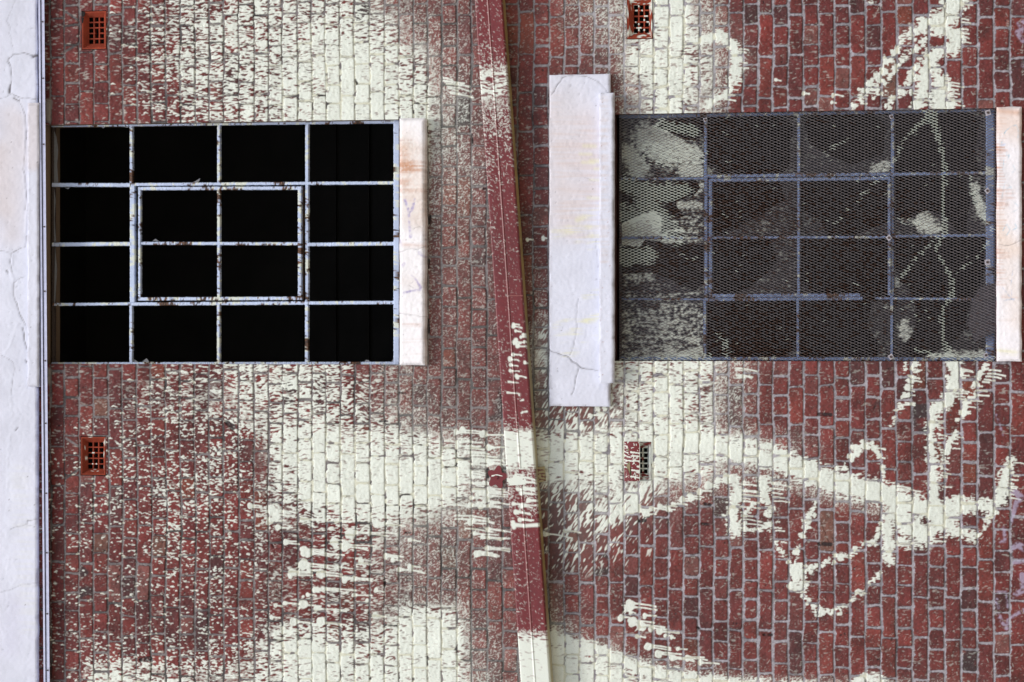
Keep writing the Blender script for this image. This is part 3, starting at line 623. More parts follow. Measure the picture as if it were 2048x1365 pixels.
cap = MB()
strip = thing('metal_strip', at(86, 682, -.04), 'thin pale metal strip with small screws beside the cracked white beam', 'trim')
a, b = xz(82, -560, -.04), xz(82, 1925, -.04)
zt = lambda x: at(82.0+(.0095*(682.5-0)), 682, -.04)[2]
def strip_pt(v, du, y): return at(76.6+.0078*v+du, v, y)
sp1, sp2, spg = MB(), MB(), MB()
def ribbon(mb, d0, d1, y0, y1):
    vs = []; N = 24
    for i in range(N+1):
        v = -480+i*(2330/N)
        for (d, y) in ((d0, y1), (d0, y0), (d1, y0), (d1, y1)): vs.append(strip_pt(v, d, y))
    mb.add(vs, [(i*4+k, i*4+(k+1) % 4, i*4+4+(k+1) % 4, i*4+4+k) for i in range(N) for k in range(4)], (1, 1, 1))
ribbon(sp1, 0, 3.6, -.066, -.009); ribbon(spg, 3.6, 6.2, -.052, -.009); ribbon(sp2, 6.2, 12, -.060, -.009)
sp1.build('upper_rail', M_STRIP, strip); spg.build('groove', M_STRIPD, strip); sp2.build('lower_rail', M_STRIP, strip)
for v in (-70, 44, 157, 289, 454, 583, 722, 847, 987, 1106, 1228, 1341):
    s = MB(); p = strip_pt(v, 8.4, -.06); s.cyl((p[0], p[2]), .0048, -.0645, -.058, 10); s.build('screw', M_SCREW, strip)

lintel = thing('concrete_lintel', at(1220, 480, -.03), 'large white concrete lintel between the red drainpipe and the mesh covered window', 'lintel')
lint_cr = [([(1130, 152), (1120, 163), (1112, 176), (1102, 190)], 1.0, 1), ([(1130, 153), (1150, 152), (1175, 153), (1200, 166), (1210, 178), (1217, 190)], .6, .8),
    ([(1096, 700), (1120, 708), (1140, 716), (1152, 728), (1162, 736), (1196, 742)], 1.0, 1), ([(1158, 737), (1151, 755), (1150, 772), (1143, 790)], .8, 1), ([(1158, 600), (1155, 612), (1153, 660), (1148, 690), (1140, 710)], .5, .8), ([(1168, 355), (1190, 364)], .5, .5), ([(1192, 480), (1194, 515), (1196, 535)], .5, .6)]
lint_st = [([(1125, 230), (1130, 300), (1120, 420)], 50, 60, lin(212, 206, 209), .75, 0), ([(1180, 240), (1185, 380)], 22, 30, lin(212, 203, 205), .6, 0), ([(1110, 190), (1110, 300)], 12, 10, BEIGE, .18, 1), ([(1150, 280), (1160, 440)], 46, 20, lin(206, 186, 176), .32, 1)]
for k in range(26):
    u, v = random.uniform(1105, 1190), random.choice((random.uniform(420, 500), random.uniform(590, 720), random.uniform(600, 690)))
    lint_st.append(([(u, v), (u+random.uniform(18, 40), v-random.uniform(4, 14))], random.uniform(3, 8), 5, YEL, .34, 2))
for u, v, r in ((1168, 292, 5), (1160, 308, 4), (1165, 325, 5), (1182, 322, 6), (1190, 338, 4), (1176, 396, 4), (1180, 360, 3)):
    lint_st.append(([(u, v), (u+22, v+1)], r*.7, 3, YEL, .38, 0))
plate('lintel_face', 1098.5, 1219, 149, 813, -.05, -.006, lintel, lint_cr, lint_st, step=.0062, rag=.0009)
dm_st = [([(1208, 200), (1208, 520)], 9, 8, BEIGE, .3, 1)]+[([(random.uniform(1200, 1220), v)], random.uniform(.5, 1.4), .8, RUSTD, .6, 0) for v in np.linspace(205, 750, 26)]
plate('drip_moulding', 1198.5, 1226.5, 186, 767, -.10, -.049, lintel, [], dm_st, step=.0062)

# ------------------------------------------------------------------ sills
def sill1_extra(C, U, Vv):
    f = sstep(.62, .9, samp(uni(gnoise(1.2, 1.2)), U, Vv))*.35*sstep(900, 240, Vv+0*U)
    return C*(1-f[..., None])+lin(240, 240, 236)*f[..., None]
s1_st = [([(800, 290), (845, 300)], 8, 14, BEIGE, .5, 0), ([(800, 300), (850, 420)], 36, 30, lin(222, 202, 184), .55, 0), ([(796, 330), (815, 332)], 12, 10, lin(190, 128, 80), .6, 0), ([(796, 300), (808, 300)], 6, 8, lin(196, 140, 96), .5, 0), ([(796, 366), (812, 368)], 6, 8, lin(190, 130, 84), .45, 0), ([(798, 330), (845, 332)], 5, 9, RUSTC, .9, 1), ([(798, 284), (820, 284)], 2.5, 6, RUSTD, .6, 1), ([(798, 312), (818, 312)], 3, 8, RUSTC, .5, 1),
    ([(798, 342), (838, 340)], 4, 9, RUSTC, .6, 1), ([(798, 362), (820, 362)], 3, 6, RUSTC, .45, 1), ([(800, 380), (845, 378)], 6, 10, RUSTC, .35, 1), ([(798, 396), (825, 398)], 3, 7, RUSTC, .35, 1), ([(810, 490), (850, 490)], 5, 8, RUSTC, .35, 1), ([(800, 440), (850, 445)], 12, 20, BEIGE, .35, 0), ([(800, 648), (840, 650)], 2.5, 5, RUSTC, .4, 1), ([(800, 683), (850, 680)], 2, 4, BEIGE, .6, 1), ([(810, 715), (845, 708)], 3, 5, BEIGE, .4, 1), ([(800, 560), (850, 570)], 10, 20, BEIGE, .3, 0)]
s1_mk = [([(809, 398), (817, 420), (819, 450), (821, 474)], [3, 2.4, 2.2, 3], PURP, .75), ([(829, 400), (824, 420), (819, 426)], [2.6, 3, 2], PURP, .7), ([(838, 506), (848, 514)], [3, 2.6], PURP, .5), ([(805, 532), (808, 528)], [4, 3], PURP, .5), ([(798, 482), (801, 492)], [3, 3], PURP, .6),
    ([(823, 551), (834, 562), (841, 576), (840, 580), (825, 582), (808, 586)], [1.2, 1.6, 3, 3, 2, 2.4], PURP, .7)]
sill = plate('window_sill', 798.5, 849, 237, 731, -.07, .074, None, [([(798, 503), (815, 499), (835, 498), (855, 492)], .5, .8), ([(798, 627), (820, 630), (855, 634)], .5, .8), ([(818, 571), (827, 576)], 1.2, .8), ([(825, 456), (842, 454)], .6, .7)], s1_st, base=lin(240, 238, 240), extra=sill1_extra, marks=s1_mk, step=.005, edge_round=.012)
tag(sill, 'rust stained white sill with purple scribbles at the end of the glassless window', 'sill')
comb = [([(1992, 236+k*5.85), (1992+random.uniform(8, 22), 236.4+k*5.85)], [random.uniform(1.1, 2.2), .5], random.uniform(1.4, 3), RUSTC, random.uniform(.25, 1.0), 0) for k in range(58)]
s2_st = comb+[([(1992, 222), (2035, 226)], 5, 7, RUSTC, .8, 0), ([(1993, 240), (2038, 250)], 30, 26, lin(226, 204, 190), .7, 0), ([(1994, 300), (2010, 305)], 5, 7, RUSTC, .5, 1), ([(1994, 385), (2020, 390)], 8, 10, RUSTC, .5, 1), ([(1994, 408), (2012, 408)], 5, 7, RUSTC, .5, 1), ([(1994, 470), (2030, 500)], 16, 16, lin(226, 204, 186), .6, 0),
    ([(1994, 505), (2012, 512)], 8, 8, RUSTC, .55, 1), ([(2005, 593), (2035, 594)], 2, 4, RUSTC, .5, 1), ([(1998, 640), (2030, 640)], 2, 4, BEIGE, .7, 1), ([(1996, 700), (2030, 706)], 5, 8, YEL, .5, 1), ([(2000, 430), (2035, 640)], 18, 20, lin(230, 216, 206), .5, 0)]
s2_mk = [([(2006, 272), (2012, 262), (2024, 252), (2033, 251), (2037, 262), (2036, 276)], .6, CYAN, .7), ([(2002, 292), (2004, 284)], .8, CYAN, .6), ([(2008, 320), (2006, 340)], .7, CYAN, .5), ([(2014, 304), (2012, 312), (2018, 310), (2016, 320)], .6, CYAN, .6), ([(2026, 330), (2030, 340), (2024, 346)], .7, CYAN, .5),
    ([(2010, 365), (2004, 395)], .7, CYAN, .5), ([(2012, 378), (2022, 374), (2026, 390)], .7, CYAN, .5), ([(2028, 404), (2036, 412), (2034, 420), (2024, 424)], .7, CYAN, .6), ([(2012, 450), (2006, 462)], .8, CYAN, .7), ([(2014, 448), (2020, 460), (2014, 470)], .8, CYAN, .7), ([(2030, 448), (2034, 456), (2026, 460)], .7, CYAN, .7),
    ([(2006, 576), (2018, 592), (2028, 602)], .8, lin(150, 176, 210), .6), ([(2026, 540), (2022, 570), (2024, 594)], .7, lin(150, 176, 210), .5), ([(2004, 602), (2030, 598)], .9, lin(150, 176, 210), .5), ([(2000, 292), (2010, 289)], 2, lin(196, 210, 236), .6)]
sill = plate('window_sill', 1993, 2043, 214, 723, -.075, .075, None, [([(1997, 490), (2015, 491), (2030, 487), (2046, 478)], .6, .9)], s2_st, base=lin(238, 235, 238), marks=s2_mk, step=.005, edge_round=.01)
tag(sill, 'white sill with a comb of rust streaks and faint blue scrawl beside the mesh screen', 'sill')

# ------------------------------------------------------------------ steel windows
BLUE, BLUE2 = lin(184, 198, 224), lin(150, 172, 214); RUSTV = [lin(74, 52, 40), lin(100, 68, 46), lin(50, 39, 35)]
CHIP = gnoise(2.4, 2.4); CHIP2 = gnoise(1.2, 1.2); RUSTN = gnoise(10, 7)
def s1(arr, u, v): return float(samp(arr, np.array([u]), np.array([v]))[0])
def frame_col(cream=0.45, rust=0.0, blue=BLUE):
    def f(x, y, z, edge):
        u, v = pix(np.float32(x), np.float32(z), np.float32(y)); u, v = float(u), float(v)
        c = blue*(1+.05*s1(N_MID, u, v))
        if edge > .9: c = c*.92
        k = s1(CHIP2, u, v)*.8+s1(RUSTN, u, v)*.9+rust
        if s1(CHIP, u, v)*.7+s1(RUSTN, v*1.3, u*.5)*.5 > 1.22-cream: c = CREAM*.9
        if k > 1.4+(.0 if edge > .6 else .45): c = random.choice(RUSTV)*random.uniform(.8, 1.3)
        return c
    return f
YF = .075                                                 # front of the fixed frames, set back in the reveal
def hbar(mb, u0, u1, va, vb, wpx, y, cf, dep=.03, rag=.0008):        # runs down the wall (along u)
    mb.bar(xz(u0, va, y), xz(u1, vb, y), wpx*.00297, y, y+dep, cf, rag=rag)
def vbar(mb, u, v0, v1, wpx, y, cf, dep=.03, du=0, rag=.0008):       # runs across the wall (along v)
    mb.bar(xz(u, v0, y), xz(u+du, v1, y), wpx*.00297, y, y+dep, cf, rag=rag)

win = thing('steel_window', at(798, 487, YF), 'pale blue steel window without any glass, rusty bars over black room', 'window')
cf = frame_col(.35)
b = MB(); hbar(b, 103, 800, 250.5, 243, 8, YF, cf); hbar(b, 103, 800, 728.5, 727.5, 7, YF, cf); vbar(b, 793, 240, 731, 13, YF-.004, frame_col(.1)); vbar(b, 106, 250, 730, 6, YF+.012, lambda x, y, z, e: lin(60, 50, 46))  # last bar, the head, is coloured dark brown to paint in its shadow
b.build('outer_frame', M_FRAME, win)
b = MB(); hbar(b, 104, 261, 370, 370.5, 8, YF, frame_col(.5)); b.build('glazing_bar', M_FRAME, win)
b = MB(); hbar(b, 104, 261, 489.5, 488, 8, YF, frame_col(.5, .15)); b.build('glazing_bar', M_FRAME, win)
b = MB(); hbar(b, 104, 261, 609.5, 608, 6, YF, frame_col(.3)); b.build('glazing_bar', M_FRAME, win)
b = MB(); hbar(b, 262, 788, 369.5, 366, 6.5, YF, frame_col(.55)); b.build('glazing_bar', M_FRAME, win)
b = MB(); hbar(b, 614, 788, 489.5, 487.5, 7.5, YF, frame_col(.35)); b.build('glazing_bar', M_FRAME, win)
b = MB(); hbar(b, 262, 788, 608.5, 605.5, 7, YF, frame_col(.3)); b.build('glazing_bar', M_FRAME, win)
b = MB(); vbar(b, 262, 252, 372, 6.5, YF+.002, frame_col(.25)); vbar(b, 264.5, 372, 605, 11, YF+.002, frame_col(.4, .15)); vbar(b, 261.5, 606, 726, 6.5, YF+.002, frame_col(.4, .2)); b.build('glazing_bar', M_FRAME, win)
b = MB(); vbar(b, 437, 250, 366, 6.5, YF+.003, frame_col(.75, .3)); vbar(b, 436.5, 610, 726, 6.5, YF+.003, frame_col(.8, .5)); b.build('glazing_bar', M_FRAME, win)
b = MB(); vbar(b, 613.5, 248, 364, 7, YF+.003, cf); vbar(b, 613.5, 364, 605, 7, YF+.003, frame_col(.5, .25)); vbar(b, 613, 608, 726, 7, YF+.003, frame_col(.4, .2)); b.build('glazing_bar', M_FRAME, win)
b = MB(); vbar(b, 606.5, 374, 600, 3.5, YF+.02, lambda x, y, z, e: random.choice(RUSTV)*.8); b.build('rusty_stop', M_FRAME, win)
cas = MB(); yc = YF-.012; cc = frame_col(.45, .1)
hbar(cas, 276, 603, 377.5, 376.5, 7, yc, cc); hbar(cas, 276, 603, 598.5, 597, 7, yc, frame_col(.6, .3)); vbar(cas, 278.5, 376, 599, 5.5, yc, frame_col(.3, .3)); vbar(cas, 599, 376, 599, 7.5, yc, frame_col(.5, .2))
case = cas.build('opening_casement', M_FRAME, win)
def child_of(part, mb, name, mat):
    o = mb.build(name, mat, None); o.parent = part; return o
b = MB(); vbar(b, 437, 379, 597, 6.5, yc+.004, frame_col(.7, .35)); child_of(case, b, 'glazing_bar', M_FRAME)
b = MB(); hbar(b, 280, 597, 487, 488, 6.5, yc+.004, frame_col(.6, .35)); child_of(case, b, 'glazing_bar', M_FRAME)
def shard(pts, y, parent, col=lin(120, 122, 126), name='glass_shard'):
    s = MB(); s.prism([xz(u, v, y) for u, v in pts], y, y+.004, col); return s.build(name, M_GLASS, parent)
for pts in ([(384, 366), (392, 362), (400, 357), (399, 361), (396, 366)], [(284, 724), (293, 717), (297, 722), (297, 725)], [(268, 725), (268, 719), (276, 724)], [(728, 725), (732, 720), (738, 721), (739, 725)], [(781, 726), (788, 716), (788, 726)],
            [(108, 262), (113, 275), (116, 300), (114, 330), (116, 366), (108, 366)], [(108, 376), (111, 400), (109, 440), (112, 484), (108, 484)], [(110, 494), (114, 540), (110, 606), (108, 606)], [(200, 252), (215, 252), (206, 257)], [(240, 253), (260, 252), (255, 256)], [(305, 482), (311, 478), (318, 483)], [(130, 376), (136, 379), (140, 375)]):
    shard(pts, YF+.012, win)

# second window, behind the mesh
win2 = thing('steel_window', at(1990, 470, YF), 'blue steel window with broken dirty glass behind the mesh screen', 'window')
DB = lin(130, 150, 190); c2 = frame_col(.12, .25, DB); c2p = frame_col(.6, .3, DB); c2r = frame_col(.1, .9, DB)
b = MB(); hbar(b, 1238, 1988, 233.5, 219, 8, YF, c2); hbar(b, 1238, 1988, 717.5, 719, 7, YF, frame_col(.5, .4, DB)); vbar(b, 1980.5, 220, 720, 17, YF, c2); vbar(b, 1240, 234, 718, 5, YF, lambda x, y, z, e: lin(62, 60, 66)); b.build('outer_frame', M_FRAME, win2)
for args in ((hbar, 1240, 1411, 358, 357.5, 5, c2p), (hbar, 1240, 1411, 476, 476, 5, c2r), (hbar, 1240, 1411, 598.5, 599, 4, c2r), (hbar, 1411, 1786, 353, 348.5, 6.5, c2), (hbar, 1786, 1975, 349, 346, 6, c2p), (hbar, 1786, 1975, 473, 471, 5.5, c2),
             (hbar, 1411, 1725, 599.5, 597, 7, c2), (hbar, 1750, 1945, 597, 599, 5, c2p), (vbar, 1411, 236, 355, 6, 0, c2), (vbar, 1412, 355, 600, 6.5, 0, c2), (vbar, 1409.5, 600, 717, 6, 0, c2p), (vbar, 1597.5, 230, 350, 6, 0, c2), (vbar, 1595.5, 600, 718, 5.5, 0, c2),
             (vbar, 1785, 226, 348, 6.5, 0, c2), (vbar, 1785, 348, 592, 5.5, 0, c2p), (vbar, 1783.5, 592, 718, 5.5, 0, c2)):
    b = MB()
    if args[0] is hbar: hbar(b, args[1], args[2], args[3], args[4], args[5], YF+.003, args[6])
    else: vbar(b, args[1], args[2], args[3], args[4], YF+.003, args[6])
    b.build('glazing_bar', M_FRAME, win2)
cas = MB(); hbar(cas, 1418, 1780, 361, 357, 7, yc, c2); hbar(cas, 1418, 1720, 592, 590.5, 7, yc, c2); vbar(cas, 1421, 360, 592, 7, yc, c2); vbar(cas, 1778.5, 358, 591, 6, yc, c2p); case = cas.build('opening_casement', M_FRAME, win2)
b = MB(); vbar(b, 1597, 362, 589, 5.5, yc+.004, c2); child_of(case, b, 'glazing_bar', M_FRAME)
b = MB(); hbar(b, 1424, 1776, 476, 474.5, 5, yc+.004, c2r); child_of(case, b, 'glazing_bar', M_FRAME)

# dirty panes: sheets of glass with real holes broken through them
GP = blank()                                             # cream paint that went through the mesh on to the glass
for pts, wd, soft, am in [([(1300, 280), (1345, 300), (1380, 312)], [34, 36, 28], 26, .93), ([(1262, 310), (1280, 340)], [22, 20], 16, .88), ([(1370, 340), (1408, 345)], [18, 14], 10, .9), ([(1262, 452), (1300, 450)], [22, 28], 12, .96), ([(1255, 480), (1290, 478), (1330, 475)], [20, 18, 14], 12, .92),
    ([(1360, 410), (1400, 412)], [8, 8], 8, .75), ([(1260, 552), (1300, 552)], [14, 12], 14, .6), ([(1250, 718), (1330, 715), (1400, 704)], [6, 12, 10], 12, .95), ([(1240, 660), (1400, 650)], [40, 40], 20, .42), ([(1390, 384), (1402, 372)], [8, 8], 6, .85), ([(1396, 520), (1402, 528)], [5, 5], 4, .8),
    ([(1850, 445), (1870, 460)], [22, 14], 14, .85), ([(1950, 372), (1962, 420), (1980, 450)], [8, 12, 8], 10, .8), ([(1808, 650), (1812, 672)], [12, 12], 10, .75), ([(1850, 714), (1990, 712)], [8, 10], 10, .9), ([(1770, 330), (1745, 345), (1740, 372)], [12, 10, 8], 10, .75), ([(1790, 560), (1796, 570)], [6, 6], 5, .7), ([(1650, 300), (1660, 308)], [4, 5], 4, .9)]:
    stroke(GP, pts, wd, soft, am)
GPM = threshold(GP, N_STREAK*.5+uni(N_FINE)*.5, .3)
GPM = np.maximum(GPM, threshold((sstep(1235, 1260, UU)*(1-sstep(1395, 1412, UU)))*(sstep(545, 640, VV)*.36+sstep(400, 425, VV)*(1-sstep(470, 500, VV))*sstep(1330, 1360, UU)*.3), uni(N_LONG*.55+.55*N_FINE+.55*_str), .2))
def in_poly(x, y, poly):
    r = np.zeros(x.shape, bool); n = len(poly)
    for i in range(n):
        (x0, y0), (x1, y1) = poly[i], poly[(i+1) % n]
        if y0 == y1: continue
        r ^= ((y0 > y) != (y1 > y)) & (x < (x1-x0)*(y-y0)/(y1-y0)+x0)
    return r
def pane(u0, u1, v0, v1, holes, parent, tint=lin(35, 34, 40), cut=(), warm=0.0):
    yg = YF+.02; um, vm = (u0+u1)/2, (v0+v1)/2
    x0, x1, z0, z1 = at(um, v1, yg)[0], at(um, v0, yg)[0], at(u1, vm, yg)[2], at(u0, vm, yg)[2]; st = .0042
    gx, gz = np.arange(x0, x1+st, st), np.arange(z0, z1+st, st); X, Z = np.meshgrid(gx, gz); U, Vv = pix(X, Z, yg)
    p = samp(GPM, U, Vv); C = np.tile(tint, (*X.shape, 1))*(1+.18*samp(N_BIG, U, Vv)+.08*samp(N_MID, U, Vv))[..., None]
    C = C*(1-warm*.6)+lin(42, 30, 27)*warm*.6
    C = C*(1-p[..., None])+CREAM*p[..., None]
    uc, vc = (U[:-1, :-1]+U[1:, 1:])/2, (Vv[:-1, :-1]+Vv[1:, 1:])/2; keep = np.ones(uc.shape, bool)
    for h in holes: keep &= ~in_poly(uc, vc, h)
    if not keep.any(): return
    F = np.stack([X, np.full_like(X, yg)+.0004*samp(N_BIG, U, Vv), Z], -1).reshape(-1, 3); q = grid_quads(*X.shape, keep)[:, ::-1]
    n = len(F); Bk = F.copy(); Bk[:, 1] += .004
    me = mesh_np('glass_pane', np.concatenate([F, Bk]), np.concatenate([q, q[:, ::-1]+n]), np.concatenate([C.reshape(-1, 3)]*2))
    return link('glass_pane', me, M_GLASS, parent)
def ragged(pts, amp=2.0):
    out = []
    for a, b in zip(pts, pts[1:]+pts[:1]):
        n = max(1, int(math.hypot(b[0]-a[0], b[1]-a[1])/14))
        for k in range(n): t = k/n; out.append((a[0]+(b[0]-a[0])*t+random.gauss(0, amp*.5), a[1]+(b[1]-a[1])*t+random.gauss(0, amp*.5)))
    return out
HA = [[(1319, 252), (1323, 242), (1354, 238), (1408, 238), (1406, 266), (1393, 281), (1371, 281), (1349, 272), (1332, 260), (1307, 255)]]
HB = [[(1236, 359), (1391, 359), (1401, 376), (1387, 393), (1352, 404), (1354, 415), (1369, 433), (1352, 437), (1299, 420), (1236, 452)]]
HC = [[(1236, 489), (1279, 494), (1290, 480), (1320, 483), (1331, 491), (1352, 485), (1408, 492), (1411, 566), (1390, 582), (1361, 573), (1337, 558), (1305, 547), (1293, 541), (1273, 548), (1236, 547)]]
pane(1243, 1407, 238, 355, HA, win2); pane(1243, 1408, 361, 473, HB, win2); pane(1243, 1408, 479, 596, HC, win2); pane(1243, 1406, 601, 714, [], win2)
pane(1415, 1594, 236, 349, [ragged([(1412, 232), (1560, 232), (1585, 250), (1580, 330), (1560, 352), (1445, 352), (1430, 335), (1412, 330)])], win2, warm=.4)
pane(1602, 1781, 232, 346, [ragged([(1612, 228), (1745, 228), (1772, 250), (1768, 310), (1700, 330), (1668, 316), (1640, 300), (1618, 285), (1610, 255)])], win2)
pane(1790, 1972, 226, 343, [ragged([(1786, 222), (1930, 222), (1960, 240), (1948, 300), (1960, 346), (1786, 348)])], win2)
pane(1426, 1593, 365, 472, [ragged([(1422, 362), (1560, 362), (1570, 400), (1520, 430), (1450, 470), (1422, 474)])], win2, warm=.5)
pane(1602, 1775, 363, 471, [ragged([(1598, 360), (1779, 358), (1770, 400), (1790, 440), (1700, 474), (1655, 474), (1640, 440), (1598, 420)])], win2)
pane(1790, 1972, 352, 469, [ragged([(1786, 348), (1930, 348), (1940, 400), (1930, 474), (1910, 460), (1885, 430), (1855, 420), (1815, 440), (1786, 430)])], win2)
pane(1426, 1593, 479, 588, [ragged([(1422, 476), (1540, 476), (1555, 520), (1520, 560), (1470, 592), (1422, 592)])], win2, warm=.5)
pane(1602, 1775, 477, 587, [ragged([(1615, 474), (1779, 474), (1779, 592), (1630, 592), (1598, 560), (1598, 510)])], win2)
pane(1790, 1972, 476, 593, [ragged([(1786, 474), (1976, 474), (1972, 540), (1945, 598), (1830, 598), (1815, 575), (1795, 560)])], win2)
pane(1414, 1592, 605, 715, [ragged([(1410, 602), (1597, 602), (1597, 690), (1560, 720), (1410, 720)])], win2, warm=.6)
pane(1600, 1780, 604, 715, [ragged([(1598, 600), (1745, 600), (1735, 650), (1760, 690), (1750, 720), (1598, 720)])], win2, warm=.3)
pane(1788, 1972, 603, 715, [ragged([(1830, 600), (1940, 600), (1930, 660), (1900, 690), (1840, 720), (1800, 700), (1830, 660)])], win2)

# ------------------------------------------------------------------ expanded metal screen over the second window
MP = blank()
for pts, wd, soft, am in [([(1320, 250), (1385, 262)], [14, 14], 8, .9), ([(1300, 310), (1390, 310)], [34, 30], 20, .7), ([(1250, 370), (1300, 390), (1370, 380)], [20, 30, 18], 18, .95), ([(1250, 430), (1300, 420), (1350, 470)], [26, 30, 26], 18, .9), ([(1250, 515), (1300, 510)], [24, 20], 14, .95), ([(1345, 505), (1400, 520)], [8, 12], 10, .55),
    ([(1434, 668), (1448, 680), (1455, 712)], [5, 9, 8], 6, .8), ([(1240, 720), (1420, 715)], [5, 8], 8, .9), ([(1855, 216), (1870, 250), (1884, 300), (1890, 345), (1886, 400), (1890, 460), (1872, 500), (1905, 560), (1904, 590), (1884, 620), (1886, 680), (1905, 722)], [16, 10, 6, 6, 5, 7, 5, 6, 6, 6, 6, 12], 5, .9),
    ([(1852, 240), (1815, 270), (1800, 290), (1792, 320)], [8, 5, 4, 4], 5, .85), ([(1796, 312), (1760, 360), (1715, 395)], [5, 5, 4], 4, .7), ([(1800, 558), (1835, 515), (1875, 475)], [5, 5, 5], 4, .8), ([(1740, 258), (1690, 280), (1650, 305)], [3, 4, 6], 4, .75), ([(1668, 450), (1700, 415), (1760, 370)], [5, 3, 3], 4, .65),
    ([(1940, 350), (1948, 390), (1965, 430), (1985, 460)], [6, 8, 8, 7], 6, .75), ([(1985, 470), (1960, 510), (1915, 545)], [5, 4, 4], 4, .7), ([(1800, 620), (1830, 600), (1870, 590)], [4, 4, 4], 4, .6), ([(1820, 640), (1870, 610)], [5, 4], 4, .6), ([(1830, 700), (1900, 718), (1990, 718)], [5, 7, 7], 6, .9), ([(1800, 440), (1880, 460)], [12, 12], 10, .6)]:
    stroke(MP, pts, wd, soft, am)
YM = .012
scr = thing('mesh_screen', at(1610, 723, YM), 'expanded metal mesh screen bolted over the window with broken panes', 'mesh screen')
x0, x1, z0, z1 = W2[0]+.002, W2[1]-.002, at(1993, 470, YM)[2], at(1236, 470, YM)[2]
cw, chh = .0392, .01665                                  # long way (down the wall) and short way of one diamond
nz_, nx_ = int((z1-z0)/cw), int((x1-x0)/chh)
nodes_v, nodes_f, nodes_c = [], [], []
STR = .0023
RUSTM = gnoise(70, 50)
cols_grey = lin(118, 112, 113)
def strand(p, q):
    (xa, za), (xb, zb) = p, q
    dx, dz = xb-xa, zb-za; L = math.hypot(dx, dz); nx, nz = -dz/L*STR/2, dx/L*STR/2
    k = len(nodes_v); ya, yb_ = YM-.002, YM+.002
    um, vm = pix(np.float32((xa+xb)/2), np.float32((za+zb)/2), np.float32(YM)); um, vm = float(um), float(vm)
    wz = .12+.16*s1(RUSTM, um, vm)+.3*max(0, 1-abs(um-1520)/300)
    c = cols_grey*random.uniform(.8, 1.15)
    if random.random() < .75*wz: c = lin(98, 78, 70)*random.uniform(.8, 1.1)
    if s1(MP, um, vm) > .42+.5*random.random(): c = CREAM*.85
    elif random.random() < .004: c = CREAM*.8
    for (x, z) in ((xa, za), (xb, zb)):
        for sgn in (1, -1):
            for y in (ya, yb_):
                nodes_v.append((x+sgn*nx, y+.0011*sgn, z+sgn*nz)); nodes_c.append(c)
    # order: a+f a+b a-f a-b b+f b+b b-f b-b
    for f in ((0, 4, 6, 2), (1, 3, 7, 5), (0, 1, 5, 4), (2, 6, 7, 3)): nodes_f.append(tuple(k+i for i in f))
for j in range(2*nx_+1):
    x = x0+j*chh/2
    for i in range(2*nz_):
        za, zb = z0+i*cw/2, z0+(i+1)*cw/2
        o = chh/2 if (i % 2 == 0) else -chh/2
        # zig-zag strand; neighbouring strands meet at the knuckles
        xa = x+(chh/4 if i % 2 == 0 else -chh/4)*(1 if j % 2 == 0 else -1); xb = x+(-chh/4 if i % 2 == 0 else chh/4)*(1 if j % 2 == 0 else -1)
        strand((xa, za), (xb, zb))
me = mesh_np('mesh_sheet', np.array(nodes_v), np.array(nodes_f), np.array(nodes_c), False)
link('mesh_sheet', me, M_MESH, scr)
for u, v, s_, rot in ((1411, 240, 7, .2), (1783, 234, 7, .3), (1976, 226, 10, .25), (1975, 382, 9, .7), (1778, 476, 9, .7), (1975, 525, 10, .1), (1782, 714, 9, .6), (1972, 711, 8, .4), (1418, 479, 6, .3)):
    y = YM-.004; c = xz(u, v, y); h = s_*.00297/2*1.05; w_ = MB()
    w_.prism([(c[0]+h*math.sqrt(2)*math.cos(rot+math.pi/4+k*math.pi/2), c[1]+h*math.sqrt(2)*math.sin(rot+math.pi/4+k*math.pi/2)) for k in range(4)], y-.003, y)
    wo = w_.build('square_washer', M_WASH if s_ > 6 else M_RUST, scr)
    h2 = MB(); h2.cyl(c, .0075, y-.012, y-.003, 8); child_of(wo, h2, 'bolt_head', M_SCREW).location = (0, 0, 0)
frag = MB(); yf = .030
frag.prism([xz(u, v, yf) for u, v in [(1992, 566), (1996, 580), (2001, 590), (2001.5, 593), (1996, 596), (1999, 601), (2000.5, 610), (2000, 630), (1998.5, 640), (1999.5, 645), (1997, 657), (1994, 657), (1990, 665), (1950, 684), (1936, 650), (1945, 600), (1960, 575)]], yf, yf+.012)
fo = frag.build('dark_sheet', M_SHEET, None); tag(fo, 'torn dark grey sheet poking out between the mesh screen and its sill', 'sheet scrap')

# ------------------------------------------------------------------ red box-section drainpipe running across the wall
YP0, YP1 = -.125, -.022
pipe = thing('drainpipe', at(1025, 682, YP1), 'sloping dark red box drainpipe spattered with cream paint', 'drainpipe')
PC = grid_map([0, 1], [-60, 0, 60, 125, 150, 180, 205, 235, 300, 420, 640, 690, 740, 820, 850, 872, 925, 945, 1000, 1060, 1255, 1272, 1285, 1400], [[q, q] for q in (4, 5, 6, 18, 66, 70, 46, 30, 14, 6, 4, 6, 4, 4, 16, 95, 97, 40, 24, 6, 5, 62, 99, 99)])*1.0
PC = np.clip(PC+.035*(1-sstep(0, 30, UU-949-.0675*VV)), 0, 1)
PW = (1-sstep(.35, .7, PC))
PH = blank()
for k in range(30):
    t = random.random(); v = random.choice((random.uniform(650, 745), random.uniform(940, 1065), random.uniform(740, 860))); uc = 976+.0725*v
    if 640 < v < 760: splat(PH, uc+random.uniform(-12, 30), v, random.uniform(2, 5), 1, 16)
    elif v > 900: splat(PH, uc+random.uniform(-24, 16), v, random.uniform(2.5, 4.5), 2, 34)
    else: stroke(PH, [(uc+random.uniform(-25, 25), v), (uc+random.uniform(-25, 25)*0+6, v+2)], [2, .5], 1)
